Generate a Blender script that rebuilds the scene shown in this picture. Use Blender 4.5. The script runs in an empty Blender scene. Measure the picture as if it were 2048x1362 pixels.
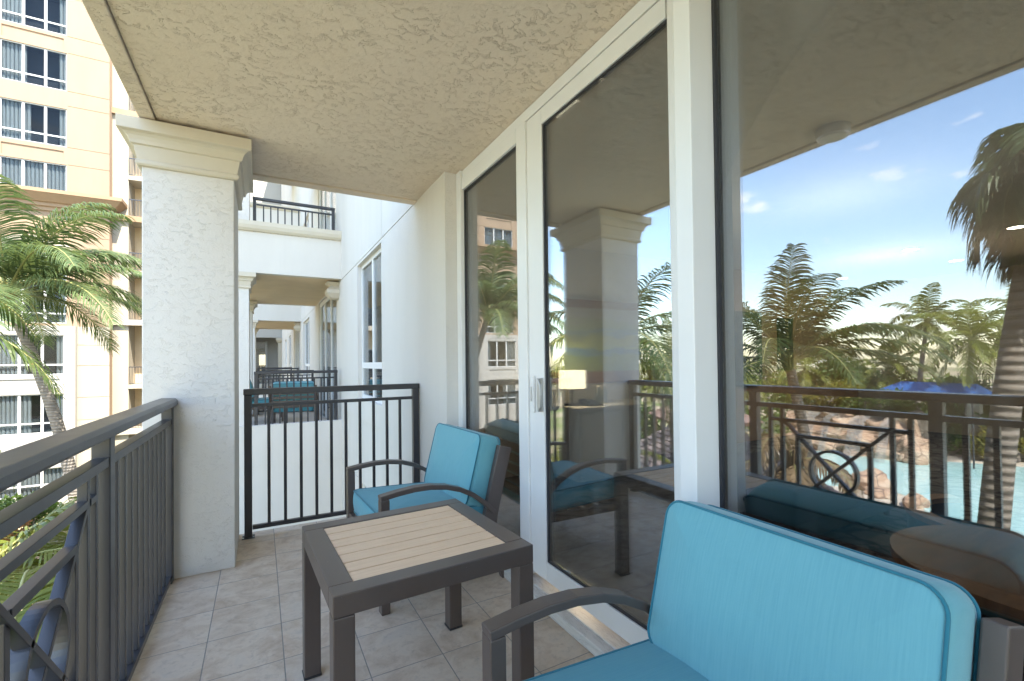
import bpy, bmesh, math, random
from mathutils import Vector, Matrix
random.seed(7)
C = bpy.context.scene.collection
R = math.radians
# ------------------------------------------------------------------ helpers
class MB:
    def __init__(s): s.v=[]; s.f=[]; s.sm=[]
    def add(s, vs, fs, smooth=False):
        o=len(s.v); s.v+= [tuple(p) for p in vs]
        for f in fs: s.f.append(tuple(i+o for i in f)); s.sm.append(smooth)
    def box(s,x0,x1,y0,y1,z0,z1):
        vs=[(x,y,z) for z in (z0,z1) for y in (y0,y1) for x in (x0,x1)]
        s.add(vs,[(0,2,3,1),(4,5,7,6),(0,1,5,4),(2,6,7,3),(0,4,6,2),(1,3,7,5)])
    def quad(s,a,b,c,d): s.add([a,b,c,d],[(0,1,2,3)])
    def bar(s,a,b,w,h,up=(0,0,1)):
        a=Vector(a);b=Vector(b);d=(b-a).normalized();u=Vector(up)
        r=d.cross(u)
        if r.length<1e-5: r=d.cross(Vector((1,0,0)))
        r.normalize();u=r.cross(d)
        vs=[]
        for p in (a,b):
            for i,j in ((-1,-1),(1,-1),(1,1),(-1,1)): vs.append(p+r*(i*w/2)+u*(j*h/2))
        s.add(vs,[(3,2,1,0),(4,5,6,7),(0,1,5,4),(1,2,6,5),(2,3,7,6),(3,0,4,7)])
    def sweep(s,pts,w,h,side,closed=False,smooth=False):
        # rectangular bar along pts; side = fixed lateral vector
        side=Vector(side).normalized(); n=len(pts); pts=[Vector(p) for p in pts]; vs=[]
        for i,p in enumerate(pts):
            if closed: t=pts[(i+1)%n]-pts[i-1]
            else: t=pts[min(i+1,n-1)]-pts[max(i-1,0)]
            t.normalize(); u=side.cross(t).normalized()
            for a,b in ((-1,-1),(1,-1),(1,1),(-1,1)): vs.append(p+side*(a*w/2)+u*(b*h/2))
        fs=[]
        m=n if closed else n-1
        for i in range(m):
            A=i*4;B=((i+1)%n)*4
            for k in range(4): fs.append((A+k,A+(k+1)%4,B+(k+1)%4,B+k))
        if not closed: fs+=[(3,2,1,0),((n-1)*4,(n-1)*4+1,(n-1)*4+2,(n-1)*4+3)]
        s.add(vs,fs,smooth)
    def tube(s,pts,rad,seg=8,closed=False,cap=True):
        pts=[Vector(p) for p in pts]; n=len(pts)
        rs=rad if isinstance(rad,(list,tuple)) else [rad]*n
        vs=[];prev=None
        for i,p in enumerate(pts):
            if closed: t=pts[(i+1)%n]-pts[i-1]
            else: t=pts[min(i+1,n-1)]-pts[max(i-1,0)]
            t.normalize()
            if prev is None:
                a=Vector((0,0,1)) if abs(t.z)<.9 else Vector((1,0,0)); prev=t.cross(a).normalized()
            u=(prev-t*prev.dot(t)).normalized(); prev=u; w=t.cross(u)
            for k in range(seg):
                an=2*math.pi*k/seg; vs.append(p+(u*math.cos(an)+w*math.sin(an))*rs[i])
        fs=[]
        for i in range(n if closed else n-1):
            A=i*seg;B=((i+1)%n)*seg
            for k in range(seg): fs.append((A+k,A+(k+1)%seg,B+(k+1)%seg,B+k))
        s.add(vs,fs,True)
        if cap and not closed: s.add(vs[:seg],[tuple(range(seg))[::-1]]); s.add(vs[-seg:],[tuple(range(seg))])
    def cyl(s,cx,cy,z0,z1,r0,r1=None,seg=20):
        r1=r0 if r1 is None else r1
        s.tube([(cx,cy,z0),(cx,cy,z1)],[r0,r1],seg)
    def ringprof(s,x0,x1,y0,y1,prof):
        # mitred moulding round a rectangle; prof=[(offset,z)...]
        vs=[]
        for o,z in prof: vs+=[(x0-o,y0-o,z),(x1+o,y0-o,z),(x1+o,y1+o,z),(x0-o,y1+o,z)]
        fs=[]
        for i in range(len(prof)-1):
            for k in range(4): fs.append((i*4+k,i*4+(k+1)%4,(i+1)*4+(k+1)%4,(i+1)*4+k))
        n=(len(prof)-1)*4
        fs+=[(3,2,1,0),(n,n+1,n+2,n+3)]
        s.add(vs,fs)
def obj(name,mb,mat,parent=None,bevel=0,seg=2):
    me=bpy.data.meshes.new(name); me.from_pydata(mb.v,[],mb.f); me.update()
    me.polygons.foreach_set('use_smooth',mb.sm)
    if mat: me.materials.append(mat)
    o=bpy.data.objects.new(name,me); C.objects.link(o)
    if parent: o.parent=parent
    if bevel:
        m=o.modifiers.new('bevel','BEVEL'); m.width=bevel; m.segments=seg; m.limit_method='ANGLE'; m.angle_limit=R(40)
    return o
def tag(o,label=None,cat=None,group=None,kind=None):
    if label: o['label']=label
    if cat: o['category']=cat
    if group: o['group']=group
    if kind: o['kind']=kind
    return o
def thing(name,label,cat,loc=(0,0,0),rz=0,group=None):
    o=bpy.data.objects.new(name,None); C.objects.link(o); o.location=loc; o.rotation_euler=(0,0,rz)
    o.empty_display_size=.1
    return tag(o,label,cat,group)
def struct(name,mb,mat,**k): return tag(obj(name,mb,mat,**k),kind='structure')
def copy_tree(o,parent=None):
    c=o.copy(); C.objects.link(c)
    c.parent=parent
    for ch in list(o.children): copy_tree(ch,c)
    return c
def wallgrid(mb,T,u0,u1,v0,v1,ops):
    """wall face in the (u,v) plane with recesses; op=(u0,u1,v0,v1,depth,back). T(u,v,w)->xyz, w outward"""
    us=sorted({u0,u1}|{min(max(x,u0),u1) for o in ops for x in o[:2]}); vs=sorted({v0,v1}|{min(max(x,v0),v1) for o in ops for x in o[2:4]})
    def inside(a,b):
        best=None
        for o in ops:
            if o[0]<a<o[1] and o[2]<b<o[3] and (best is None or o[4]>best[4]): best=o
        return best
    nu,nv=len(us)-1,len(vs)-1
    D=[[0]*nv for _ in range(nu)];B=[[True]*nv for _ in range(nu)]
    for i in range(nu):
        for j in range(nv):
            o=inside((us[i]+us[i+1])/2,(vs[j]+vs[j+1])/2)
            if o: D[i][j]=o[4];B[i][j]=o[5]
            if B[i][j]:
                d=-D[i][j]; mb.quad(T(us[i],vs[j],d),T(us[i+1],vs[j],d),T(us[i+1],vs[j+1],d),T(us[i],vs[j+1],d))
    for i in range(nu):
        for j in range(nv):
            if i+1<nu and D[i][j]!=D[i+1][j]:
                u=us[i+1]; mb.quad(T(u,vs[j],-D[i][j]),T(u,vs[j],-D[i+1][j]),T(u,vs[j+1],-D[i+1][j]),T(u,vs[j+1],-D[i][j]))
            if j+1<nv and D[i][j]!=D[i][j+1]:
                v=vs[j+1]; mb.quad(T(us[i],v,-D[i][j]),T(us[i+1],v,-D[i][j]),T(us[i+1],v,-D[i][j+1]),T(us[i],v,-D[i][j+1]))
# ------------------------------------------------------------------ materials
class NT:
    def __init__(s,name):
        s.m=bpy.data.materials.new(name); s.m.use_nodes=True; s.t=s.m.node_tree; s.t.nodes.clear()
        s.out=s.n('ShaderNodeOutputMaterial')
    def n(s,t,**k):
        x=s.t.nodes.new(t)
        for a,b in k.items():
            if a in x.inputs: 
                x.inputs[a].default_value=b
            else: setattr(x,a,b)
        return x
    def l(s,a,b): s.t.links.new(a,b)
    def coord(s,scale=(1,1,1),kind='Object',rot=(0,0,0)):
        c=s.n('ShaderNodeTexCoord'); m=s.n('ShaderNodeMapping'); m.inputs['Scale'].default_value=scale; m.inputs['Rotation'].default_value=rot
        s.l(c.outputs[kind],m.inputs['Vector']); return m.outputs[0]
    def noise(s,vec,scale,detail=4,rough=.5,dist=0):
        x=s.n('ShaderNodeTexNoise'); x.inputs['Scale'].default_value=scale; x.inputs['Detail'].default_value=detail
        x.inputs['Roughness'].default_value=rough; x.inputs['Distortion'].default_value=dist
        if vec is not None: s.l(vec,x.inputs['Vector'])
        return x.outputs[0]
    def ramp(s,fac,stops,interp='LINEAR'):
        x=s.n('ShaderNodeValToRGB'); x.color_ramp.interpolation=interp
        cr=x.color_ramp
        while len(cr.elements)<len(stops): cr.elements.new(.5)
        for e,(p,c) in zip(cr.elements,stops):
            e.position=p; e.color=(*c,1) if len(c)==3 else c
        s.l(fac,x.inputs[0]); return x.outputs[0]
    def math(s,op,a,b=None,c=None):
        x=s.n('ShaderNodeMath'); x.operation=op
        for i,q in enumerate((a,b,c)):
            if q is None: continue
            if hasattr(q,'is_linked') or hasattr(q,'links'): s.l(q,x.inputs[i])
            else: x.inputs[i].default_value=q
        return x.outputs[0]
    def mix(s,fac,a,b,blend='MIX'):
        x=s.n('ShaderNodeMix'); x.data_type='RGBA'; x.blend_type=blend
        for i,q in ((0,fac),(6,a),(7,b)):
            if isinstance(q,(int,float)): x.inputs[i].default_value=q
            elif isinstance(q,tuple): x.inputs[i].default_value=(*q,1) if len(q)==3 else q
            else: s.l(q,x.inputs[i])
        return x.outputs[2]
    def bsdf(s,col=None,rough=.6,metal=0,spec=.5,normal=None,**k):
        x=s.n('ShaderNodeBsdfPrincipled')
        if isinstance(col,tuple): x.inputs['Base Color'].default_value=(*col,1)
        elif col is not None: s.l(col,x.inputs['Base Color'])
        if isinstance(rough,(int,float)): x.inputs['Roughness'].default_value=rough
        else: s.l(rough,x.inputs['Roughness'])
        x.inputs['Metallic'].default_value=metal; x.inputs['Specular IOR Level'].default_value=spec
        if normal is not None: s.l(normal,x.inputs['Normal'])
        for a,b in k.items(): x.inputs[a.replace('_',' ')].default_value=b
        s.l(x.outputs[0],s.out.inputs[0]); return x
    def bump(s,h,strength=.5,dist=.01,normal=None):
        x=s.n('ShaderNodeBump'); x.inputs['Strength'].default_value=strength; x.inputs['Distance'].default_value=dist
        s.l(h,x.inputs['Height'])
        if normal is not None: s.l(normal,x.inputs['Normal'])
        return x.outputs[0]
def stucco(name,col,col2=None,amt=1.0,scale=1.0,rough=.85):
    t=NT(name); v=t.coord()
    # skip trowel plaster: raised patches with sharp lips
    w=t.noise(v,3.1*scale,3,.5,0)
    a=t.noise(t.coord((1,1.25,1.6)),20*scale,6,.68,.7)
    lip=t.ramp(a,[(.0,(.25,.25,.25)),(.545,(.32,.32,.32)),(.565,(1,1,1)),(.68,(.50,.50,.50)),(1,(.4,.4,.4))])
    mask=t.ramp(w,[(.38,(.25,.25,.25)),(.60,(1,1,1))])
    h=t.math('MULTIPLY',lip,mask)
    f=t.noise(v,75,5,.7); h2=t.math('MULTIPLY',f,.55)
    g=t.math('MULTIPLY',t.noise(v,6,3),.8)
    hh=t.math('ADD',t.math('ADD',h,h2),g)
    c2=col2 or tuple(x*.90 for x in col)
    st=t.noise(t.coord((1,1,.25)),1.3,5,.6)
    c=t.mix(t.ramp(st,[(.35,(0,0,0)),(.75,(1,1,1))]),col,c2)
    dr=t.noise(t.coord((5,5,.35)),1.1,6,.7); c=t.mix(t.ramp(dr,[(.55,(0,0,0)),(.80,(.22,.22,.22))]),c,tuple(x*.72 for x in col))
    t.bsdf(c,rough,spec=.25,normal=t.bump(hh,min(1,.9*amt),.0052 if amt>=.9 else .004))
    return t.m
def paint(name,col,rough=.5,var=.06,nscale=3,bump=.0,metal=0,spec=.5,streak=(1,1,1)):
    t=NT(name); v=t.coord(streak)
    n=t.noise(v,nscale,5,.6)
    c=t.mix(t.ramp(n,[(.3,(0,0,0)),(.7,(1,1,1))]),col,tuple(x*(1-var*2) for x in col))
    nm=None
    if bump: nm=t.bump(t.noise(t.coord(),180,3),bump,.001)
    r=t.math('MULTIPLY_ADD',n,.15,rough-.07)
    t.bsdf(c,r,metal,spec,nm); return t.m
M={}
M['stucco_white']=stucco('stucco_white',(.66,.625,.58),(.61,.575,.53),.7)
M['stucco_tan']=stucco('stucco_tan',(.74,.625,.50),(.70,.585,.46),1.0,1.15)
M['wall_smooth']=stucco('wall_smooth',(.64,.60,.545),(.59,.55,.495),.4,.7)
M['trim']=stucco('trim_plaster',(.58,.52,.42),(.52,.46,.37),.14)
M['trim_white']=paint('trim_white',(.78,.75,.68),.75,.05)
M['tan_smooth']=paint('tan_smooth',(.70,.55,.36),.85,.05)
M['orange']=stucco('orange_render',(.29,.205,.138),(.275,.19,.126),.25,.5)
M['orange_dark']=paint('orange_trim',(.29,.19,.11),.8,.05)
M['cream']=stucco('cream_render',(.36,.32,.25),(.34,.30,.235),.25,.5)
M['white_wing']=stucco('white_render',(.35,.33,.295),(.335,.315,.28),.25,.5)
M['frame_white']=paint('frame_white',(.74,.725,.70),.35,.02,2)
M['win_white']=paint('window_frame_white',(.46,.45,.43),.5,.03)
M['gasket']=paint('rubber_gasket',(.03,.03,.035),.6,.1)
def railmat(name,col):
    t=NT(name); n=t.noise(t.coord(),2.2,6,.65); f=t.noise(t.coord(),300,2)
    c=t.mix(t.ramp(n,[(.35,(0,0,0)),(.7,(1,1,1))]),col,tuple(x*1.35 for x in col))
    sp=t.ramp(t.noise(t.coord(),46,3,.7),[(.74,(0,0,0)),(.78,(1,1,1))])
    c=t.mix(t.math('MULTIPLY',sp,.4),c,(.35,.33,.31))
    t.bsdf(c,t.math('MULTIPLY_ADD',n,.22,.28),0,.6,t.bump(f,.18,.0008),Coat_Weight=.25,Coat_Roughness=.24); return t.m
M['rail']=railmat('rail_paint',(.019,.019,.024))
M['bronze']=railmat('bronze_powder_coat',(.070,.051,.043))
def tiles():
    t=NT('floor_tile'); v=t.coord(); s=t.n('ShaderNodeSeparateXYZ'); t.l(v,s.inputs[0])
    px,py,ox,oy=.3017,.314,-.216,2.564
    ux=t.math('DIVIDE',t.math('SUBTRACT',s.outputs[0],ox),px); uy=t.math('DIVIDE',t.math('SUBTRACT',s.outputs[1],oy),py)
    def dist(u,p):
        f=t.math('FRACT',u); g=t.math('MINIMUM',f,t.math('SUBTRACT',1,f)); return t.math('MULTIPLY',g,p)
    d=t.math('MINIMUM',dist(ux,px),dist(uy,py))
    wob=t.math('MULTIPLY',t.noise(v,60,2),.0016); d=t.math('ADD',d,wob)
    gm=t.ramp(t.math('MULTIPLY',d,100),[(.22,(0,0,0)),(.36,(1,1,1))])
    cv=t.n('ShaderNodeCombineXYZ'); t.l(t.math('FLOOR',ux),cv.inputs[0]); t.l(t.math('FLOOR',uy),cv.inputs[1])
    wn=t.n('ShaderNodeTexWhiteNoise'); t.l(cv.outputs[0],wn.inputs[0])
    off=t.n('ShaderNodeVectorMath'); off.operation='MULTIPLY_ADD'; t.l(wn.outputs[1],off.inputs[0]); off.inputs[1].default_value=(7,7,7); t.l(v,off.inputs[2])
    a=t.noise(off.outputs[0],7,7,.66,.6); b=t.noise(off.outputs[0],28,5,.7)
    c=t.ramp(a,[(.28,(.42,.31,.225)),(.44,(.55,.43,.325)),(.56,(.64,.53,.42)),(.72,(.56,.475,.395))])
    c=t.mix(t.ramp(b,[(.52,(0,0,0)),(.72,(.55,.55,.55))]),c,(.33,.26,.21))
    c=t.mix(t.math('MULTIPLY',wn.outputs[0],.22),c,(.50,.45,.39))
    rust=t.ramp(t.noise(v,3.1,4,.6),[(.60,(0,0,0)),(.72,(.5,.5,.5))])
    c=t.mix(rust,c,(.44,.31,.20))
    c=t.mix(gm,(.24,.225,.21),c)
    h=t.math('ADD',t.math('MULTIPLY',gm,.6),t.math('MULTIPLY',b,.35))
    t.bsdf(c,t.math('MULTIPLY_ADD',a,.3,.36),0,.4,t.bump(h,.6,.003)); return t.m
M['tile']=tiles()
def fabric(name,c1,c2,warp=(120,9,9)):
    t=NT(name); a=t.noise(t.coord(warp),1,3,.6); b=t.noise(t.coord(),260,2); g=t.noise(t.coord(),4,3)
    c=t.mix(t.ramp(a,[(.12,(0,0,0)),(.88,(1,1,1))]),c1,c2)
    c=t.mix(t.math('MULTIPLY',g,.12),c,tuple(x*.7 for x in c1))
    h=t.math('ADD',a,t.math('MULTIPLY',b,.5)); big=t.noise(t.coord((1.5,1,1)),6.5,3,.5,.8); h=t.math('ADD',h,t.math('MULTIPLY',big,6.5))
    t.bsdf(c,.85,0,.2,t.bump(h,.35,.0012),Sheen_Weight=.25); return t.m
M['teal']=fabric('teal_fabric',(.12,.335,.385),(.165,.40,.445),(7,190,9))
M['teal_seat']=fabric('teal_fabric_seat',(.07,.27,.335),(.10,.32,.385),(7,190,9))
M['piping']=fabric('teal_piping',(.022,.15,.20),(.03,.18,.24))
def slat():
    t=NT('composite_slat'); a=t.noise(t.coord((3,60,10)),2,5,.6); b=t.noise(t.coord(),3,3)
    c=t.ramp(a,[(.3,(.70,.48,.30)),(.7,(.83,.61,.41))]); c=t.mix(t.math('MULTIPLY',b,.25),c,(.64,.45,.29))
    t.bsdf(c,.6,0,.3,t.bump(a,.25,.001)); return t.m
M['slat']=slat()
def glass(name,refl,tint,tr=1.0):
    t=NT(name); g=t.n('ShaderNodeBsdfGlossy'); g.inputs['Roughness'].default_value=.0; g.inputs['Color'].default_value=(.93,.96,1,1)
    tp=t.n('ShaderNodeBsdfTransparent'); tp.inputs['Color'].default_value=(*tint,1)
    lw=t.n('ShaderNodeLayerWeight'); lw.inputs['Blend'].default_value=.35
    f=t.math('MULTIPLY_ADD',lw.outputs['Fresnel'],.55*tr,refl)
    f=t.math('MINIMUM',f,.95)
    mx=t.n('ShaderNodeMixShader'); t.l(f,mx.inputs[0]); t.l(tp.outputs[0],mx.inputs[1]); t.l(g.outputs[0],mx.inputs[2])
    if tr==1.0:
        df=t.n('ShaderNodeBsdfDiffuse'); df.inputs[0].default_value=(.7,.7,.68,1)
        st=t.noise(t.coord((1,9,.7)),1.6,5,.65); sm=t.noise(t.coord(),2.2,4,.6)
        dd=t.math('MULTIPLY',t.math('MULTIPLY',t.ramp(st,[(.4,(0,0,0)),(.8,(1,1,1))]),t.ramp(sm,[(.35,(.2,.2,.2)),(.7,(1,1,1))])),.045)
        m2=t.n('ShaderNodeMixShader'); t.l(dd,m2.inputs[0]); t.l(mx.outputs[0],m2.inputs[1]); t.l(df.outputs[0],m2.inputs[2]); t.l(m2.outputs[0],t.out.inputs[0]); return t.m
    t.l(mx.outputs[0],t.out.inputs[0]); return t.m
M['glass']=glass('door_glass',.16,(.70,.72,.71))
M['glass_win']=glass('window_glass',.0,(.72,.76,.78),.4)
def marble():
    t=NT('marble'); v=t.coord((6,1.2,6)); a=t.noise(v,5,7,.7,2)
    t.bsdf(t.ramp(a,[(.4,(.66,.65,.63)),(.54,(.60,.59,.57)),(.565,(.40,.39,.38)),(.585,(.62,.61,.59))]),.3); return t.m
M['marble']=marble()
def leafm(name,c1,c2,trans=.35,rough=.45):
    t=NT(name); n=t.noise(t.coord(),2.5,4,.6)
    c=t.mix(t.ramp(n,[(.3,(0,0,0)),(.7,(1,1,1))]),c1,c2)
    br=t.noise(t.coord(),9,3,.7); c=t.mix(t.ramp(br,[(.58,(0,0,0)),(.70,(.75,.75,.75))]),c,(.22,.15,.065))
    p=t.bsdf(c,rough,0,.35)
    tl=t.n('ShaderNodeBsdfTranslucent'); cc=t.mix(.4,c,(c2[0]*1.6,c2[1]*1.5,c2[2]*.8)); t.l(cc,tl.inputs[0])
    mx=t.n('ShaderNodeMixShader'); mx.inputs[0].default_value=trans; t.l(p.outputs[0],mx.inputs[1]); t.l(tl.outputs[0],mx.inputs[2]); t.l(mx.outputs[0],t.out.inputs[0]); return t.m
M['palm']=leafm('palm_leaf',(.030,.062,.018),(.085,.125,.035))
M['palm_p']=leafm('palm_leaf_bluegreen',(.055,.10,.045),(.15,.20,.08))
M['palm_y']=leafm('palm_leaf_yellow',(.10,.14,.02),(.24,.25,.045))
M['palm_far']=leafm('palm_leaf_far',(.07,.10,.02),(.22,.23,.04))
M['palm_dead']=leafm('palm_leaf_dead',(.16,.11,.06),(.30,.22,.13),.2)
M['shrub']=leafm('shrub_leaf',(.035,.08,.02),(.12,.19,.04))
M['shrub_y']=leafm('shrub_leaf_yellow',(.12,.13,.02),(.28,.24,.04))
M['rachis']=paint('palm_rachis',(.34,.33,.12),.5,.1)
def trunkm():
    t=NT('palm_trunk'); n=t.noise(t.coord((2,2,14)),1.5,5,.65); w=t.n('ShaderNodeTexWave'); w.bands_direction='Z'; w.inputs['Scale'].default_value=3.2; w.inputs['Distortion'].default_value=1.6; w.inputs['Detail'].default_value=2
    t.l(t.coord(),w.inputs[0])
    c=t.ramp(n,[(.3,(.17,.145,.12)),(.7,(.36,.32,.275))]); c=t.mix(t.ramp(w.outputs[1],[(.0,(.45,.45,.45)),(.18,(0,0,0))]),c,(.07,.06,.05))
    t.bsdf(c,.9,0,.2,t.bump(w.outputs[1],.8,.02)); return t.m
M['trunk']=trunkm()
def rockm():
    t=NT('rock'); v=t.coord(); a=t.noise(v,.7,8,.65,.4); vo=t.n('ShaderNodeTexVoronoi'); vo.feature='DISTANCE_TO_EDGE'; vo.inputs['Scale'].default_value=.9; t.l(v,vo.inputs[0])
    c=t.ramp(a,[(.3,(.22,.13,.085)),(.48,(.46,.31,.21)),(.6,(.52,.40,.29)),(.75,(.33,.27,.22))])
    c=t.mix(t.ramp(vo.outputs[0],[(0,(.7,.7,.7)),(.06,(0,0,0))]),c,(.12,.08,.06))
    t.bsdf(c,.8,0,.3,t.bump(a,.9,.15)); return t.m
M['rock']=rockm()
def waterm():
    t=NT('pool_water'); v=t.coord(); a=t.noise(v,1.6,5,.6,1); b=t.noise(v,.16,3)
    c=t.ramp(b,[(.3,(.34,.58,.57)),(.7,(.50,.70,.67))])
    t.bsdf(c,.06,0,.5,t.bump(a,.35,.05)); return t.m
M['water']=waterm()
M['foam']=paint('falling_water',(.42,.42,.40),.3,.1,6,streak=(8,8,.6))
def groundm():
    t=NT('garden_ground'); v=t.coord(); a=t.noise(v,1.3,8,.7); b=t.noise(v,.12,4)
    c=t.ramp(a,[(.3,(.20,.15,.10)),(.5,(.42,.33,.23)),(.62,(.24,.24,.12)),(.8,(.48,.39,.28))])
    c=t.mix(t.ramp(b,[(.45,(0,0,0)),(.6,(1,1,1))]),c,(.17,.20,.07))
    t.bsdf(c,.95,0,.1,t.bump(a,.9,.08)); return t.m
M['ground']=groundm()
M['deck']=paint('pool_deck_concrete',(.56,.48,.38),.8,.08,1.5)
def shingle():
    t=NT('shingle_roof'); v=t.coord(kind='UV'); n=t.noise(t.coord(),6,4)
    t.bsdf(t.ramp(n,[(.3,(.16,.13,.125)),(.7,(.27,.22,.215))]),.85,0,.2,t.bump(n,.4,.01)); return t.m
M['shingle']=shingle()
def wood(name,c1,c2,st=(1,1,12)):
    t=NT(name); a=t.noise(t.coord(st),2,5,.6,.6); t.bsdf(t.ramp(a,[(.3,c1),(.7,c2)]),.5,0,.4,t.bump(a,.2,.002)); return t.m
M['post_wood']=wood('post_wood',(.14,.06,.035),(.24,.12,.07),(6,6,.8))
M['walnut']=wood('walnut',(.17,.065,.02),(.32,.135,.045),(2,12,2))
M['cabinet_wood']=wood('cabinet_wood',(.06,.03,.018),(.12,.065,.035),(8,8,.6))
def carpet():
    t=NT('carpet'); v=t.coord(); n=t.noise(v,3,4,.6); wv=t.n('ShaderNodeVectorMath'); wv.operation='MULTIPLY_ADD'
    nn=t.n('ShaderNodeTexNoise'); nn.inputs['Scale'].default_value=4; t.l(v,nn.inputs[0]); t.l(nn.outputs[1],wv.inputs[0]); wv.inputs[1].default_value=(.35,.35,0); t.l(v,wv.inputs[2])
    vo=t.n('ShaderNodeTexVoronoi'); vo.feature='DISTANCE_TO_EDGE'; vo.inputs['Scale'].default_value=5.5; t.l(wv.outputs[0],vo.inputs[0])
    c=t.mix(t.ramp(vo.outputs[0],[(0,(0,0,0)),(.10,(1,1,1))]),(.01,.012,.02),t.ramp(n,[(.3,(.09,.09,.095)),(.7,(.20,.195,.19))]))
    t.bsdf(c,.95,0,.1); return t.m
M['carpet']=carpet()
M['room_wall']=paint('room_wall',(.46,.40,.33),.8,.03)
M['room_side']=paint('room_side_wall',(.62,.59,.53),.8,.03)
M['room_ceiling']=paint('room_ceiling',(.62,.62,.60),.8,.03)
M['desk_white']=paint('desk_lacquer',(.66,.63,.57),.4,.04)
M['black']=paint('black_plastic',(.02,.02,.022),.35,.1)
M['dark']=paint('dark_room',(.045,.045,.05),.9,.1)
M['chrome']=paint('handle_metal',(.58,.59,.60),.3,.05,metal=.7)
M['blue_tarp']=paint('blue_awning',(.03,.11,.34),.5,.15,2)
M['umbrella']=paint('brown_canvas',(.25,.16,.13),.8,.08)
M['curtain']=paint('curtain_grey',(.38,.37,.35),.9,.1,2,streak=(12,12,.4))
M['navy']=paint('navy_fabric',(.012,.016,.035),.8,.1)
M['paper']=paint('paper',(.7,.68,.62),.7,.02)
M['plastic_clear']=glass('bottle_plastic',.12,(.8,.88,.92))
M['orange_cloth']=paint('orange_cloth',(.65,.25,.06),.8,.1)
M['terracotta']=paint('terracotta_flower',(.42,.20,.07),.8,.2,6)
def emis(name,col,st):
    t=NT(name); e=t.n('ShaderNodeEmission'); e.inputs[0].default_value=(*col,1); e.inputs[1].default_value=st; t.l(e.outputs[0],t.out.inputs[0]); return t.m
M['shade_lit']=emis('lit_lamp_shade',(1,.78,.48),1.3)
M['screen']=paint('tv_screen',(.05,.045,.035),.25,.1)
M['feature_wall']=paint('brown_wall',(.36,.26,.17),.8,.04)
M['downlight']=emis('lit_downlight',(1,.85,.65),5)
def art():
    t=NT('abstract_art'); v=t.coord((.7,1,5)); s=t.n('ShaderNodeSeparateXYZ'); t.l(t.coord(),s.inputs[0])
    a=t.noise(v,2.2,5,.6,.5)
    h=t.math('MULTIPLY_ADD',a,.35,t.math('MULTIPLY_ADD',s.outputs[2],.8,.30))
    c=t.ramp(h,[(.0,(.30,.30,.10)),(.30,(.25,.32,.10)),(.38,(.10,.22,.36)),(.44,(.36,.42,.12)),(.50,(.34,.36,.10)),(.56,(.13,.26,.36)),(.64,(.30,.34,.18)),(.72,(.36,.36,.33)),(.84,(.40,.34,.20)),(.9,(.33,.35,.34))])
    t.bsdf(c,.7); return t.m
M['art']=art()
# ------------------------------------------------------------------ key dimensions
GX=1.345      # glass plane
WX=1.21       # outer wall plane
CZ=2.70       # balcony soffit
GZ=-6.1       # garden level
BAYS=[(8.35,12.6),(17.3,21.6)]
# ------------------------------------------------------------------ our balcony
f=MB(); f.box(-.60,1.30,-.8,4.06,-.14,0); struct('balcony_floor',f,M['tile'])
f=MB(); f.box(-.600,1.30,-.84,4.10,-.62,-.143); tag(obj('balcony_slab',f,M['stucco_white']),kind='structure')
f=MB(); f.box(-.52,1.45,-.8,3.955,CZ,CZ+.32); f.box(-.60,-.523,-.8,4.06,CZ-.012,CZ+.32); f.box(-.52,WX,3.958,4.06,CZ-.012,CZ+.32)
struct('balcony_ceiling',f,M['stucco_tan'],bevel=.004)
CAP=[(0,2.435),(.018,2.437),(.026,2.447),(.026,2.462),(.018,2.472),(.020,2.478),(.033,2.548),(.046,2.553),(.050,2.572),(.060,2.592),(.074,2.604),(.088,2.608),(.098,2.612),(.098,2.680),(.0,2.682)]
def column(x0,x1,y0,y1,zb,zt,label,dz=0,group=None):
    r=thing('column',label,'column',((x0+x1)/2,(y0+y1)/2,zb),0,group); ox,oy=(x0+x1)/2,(y0+y1)/2
    m=MB(); m.box(x0-ox,x1-ox,y0-oy,y1-oy,0,2.45+dz-zb); m.box(x0-ox+.012,x1-ox-.012,y0-oy+.012,y1-oy-.012,2.66+dz-zb,zt-zb); obj('shaft',m,M['stucco_white'],r,.006)
    m=MB(); m.ringprof(x0-ox,x1-ox,y0-oy,y1-oy,[(o,z+dz-zb) for o,z in CAP]); obj('capital',m,M['trim'],r,.002)
    return r
column(-.60,-.140,3.41,4.045,0,CZ-.012,'large white stucco column with moulded tan capital at the balcony corner')
column(-.60,-.140,-.72,-.25,0,CZ-.012,'white stucco column behind the viewer at the near end of the balcony')
# side railing
r=thing('side_railing','dark metal railing across the far end of the balcony in front of the gap','railing',(.555,3.95,0))
def side_rail(r,x0,x1,h=1.09,n=10,mat=M['rail']):
    for x in (x0+.025,x1-.025):
        m=MB(); m.box(x-.025,x+.025,-.025,.025,0,h-.045); m.box(x-.04,x+.04,-.04,.04,0,.006); obj('post',m,mat,r,.003)
    if x1-x0>1.2 and h>1.05:
        for x in (x0+.025,x1-.025):
            for a,b in ((-.033,-.033),(.033,-.033),(-.033,.033),(.033,.033)): m=MB(); m.cyl(x+a,b,.0065,.013,.006,.005,6); obj('bolt',m,M['chrome'],r)
    m=MB(); m.box(x0-.004,x1+.004,-.032,.032,h-.045,h); obj('top_rail',m,mat,r,.005)
    m=MB(); m.box(x0+.052,x1-.052,-.016,.016,h-.135,h-.110); obj('middle_rail',m,mat,r,.002)
    m=MB(); m.box(x0+.052,x1-.052,-.016,.016,.055,.085); obj('bottom_rail',m,mat,r,.002)
    for k in range(n):
        x=x0+.05+(x1-x0-.1)*(k+1)/(n+1)
        m=MB(); m.box(x-.0105,x+.0105,-.0105,.0105,.086,h-.136); obj('baluster',m,mat,r)
side_rail(r,-.66,.645)
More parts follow.
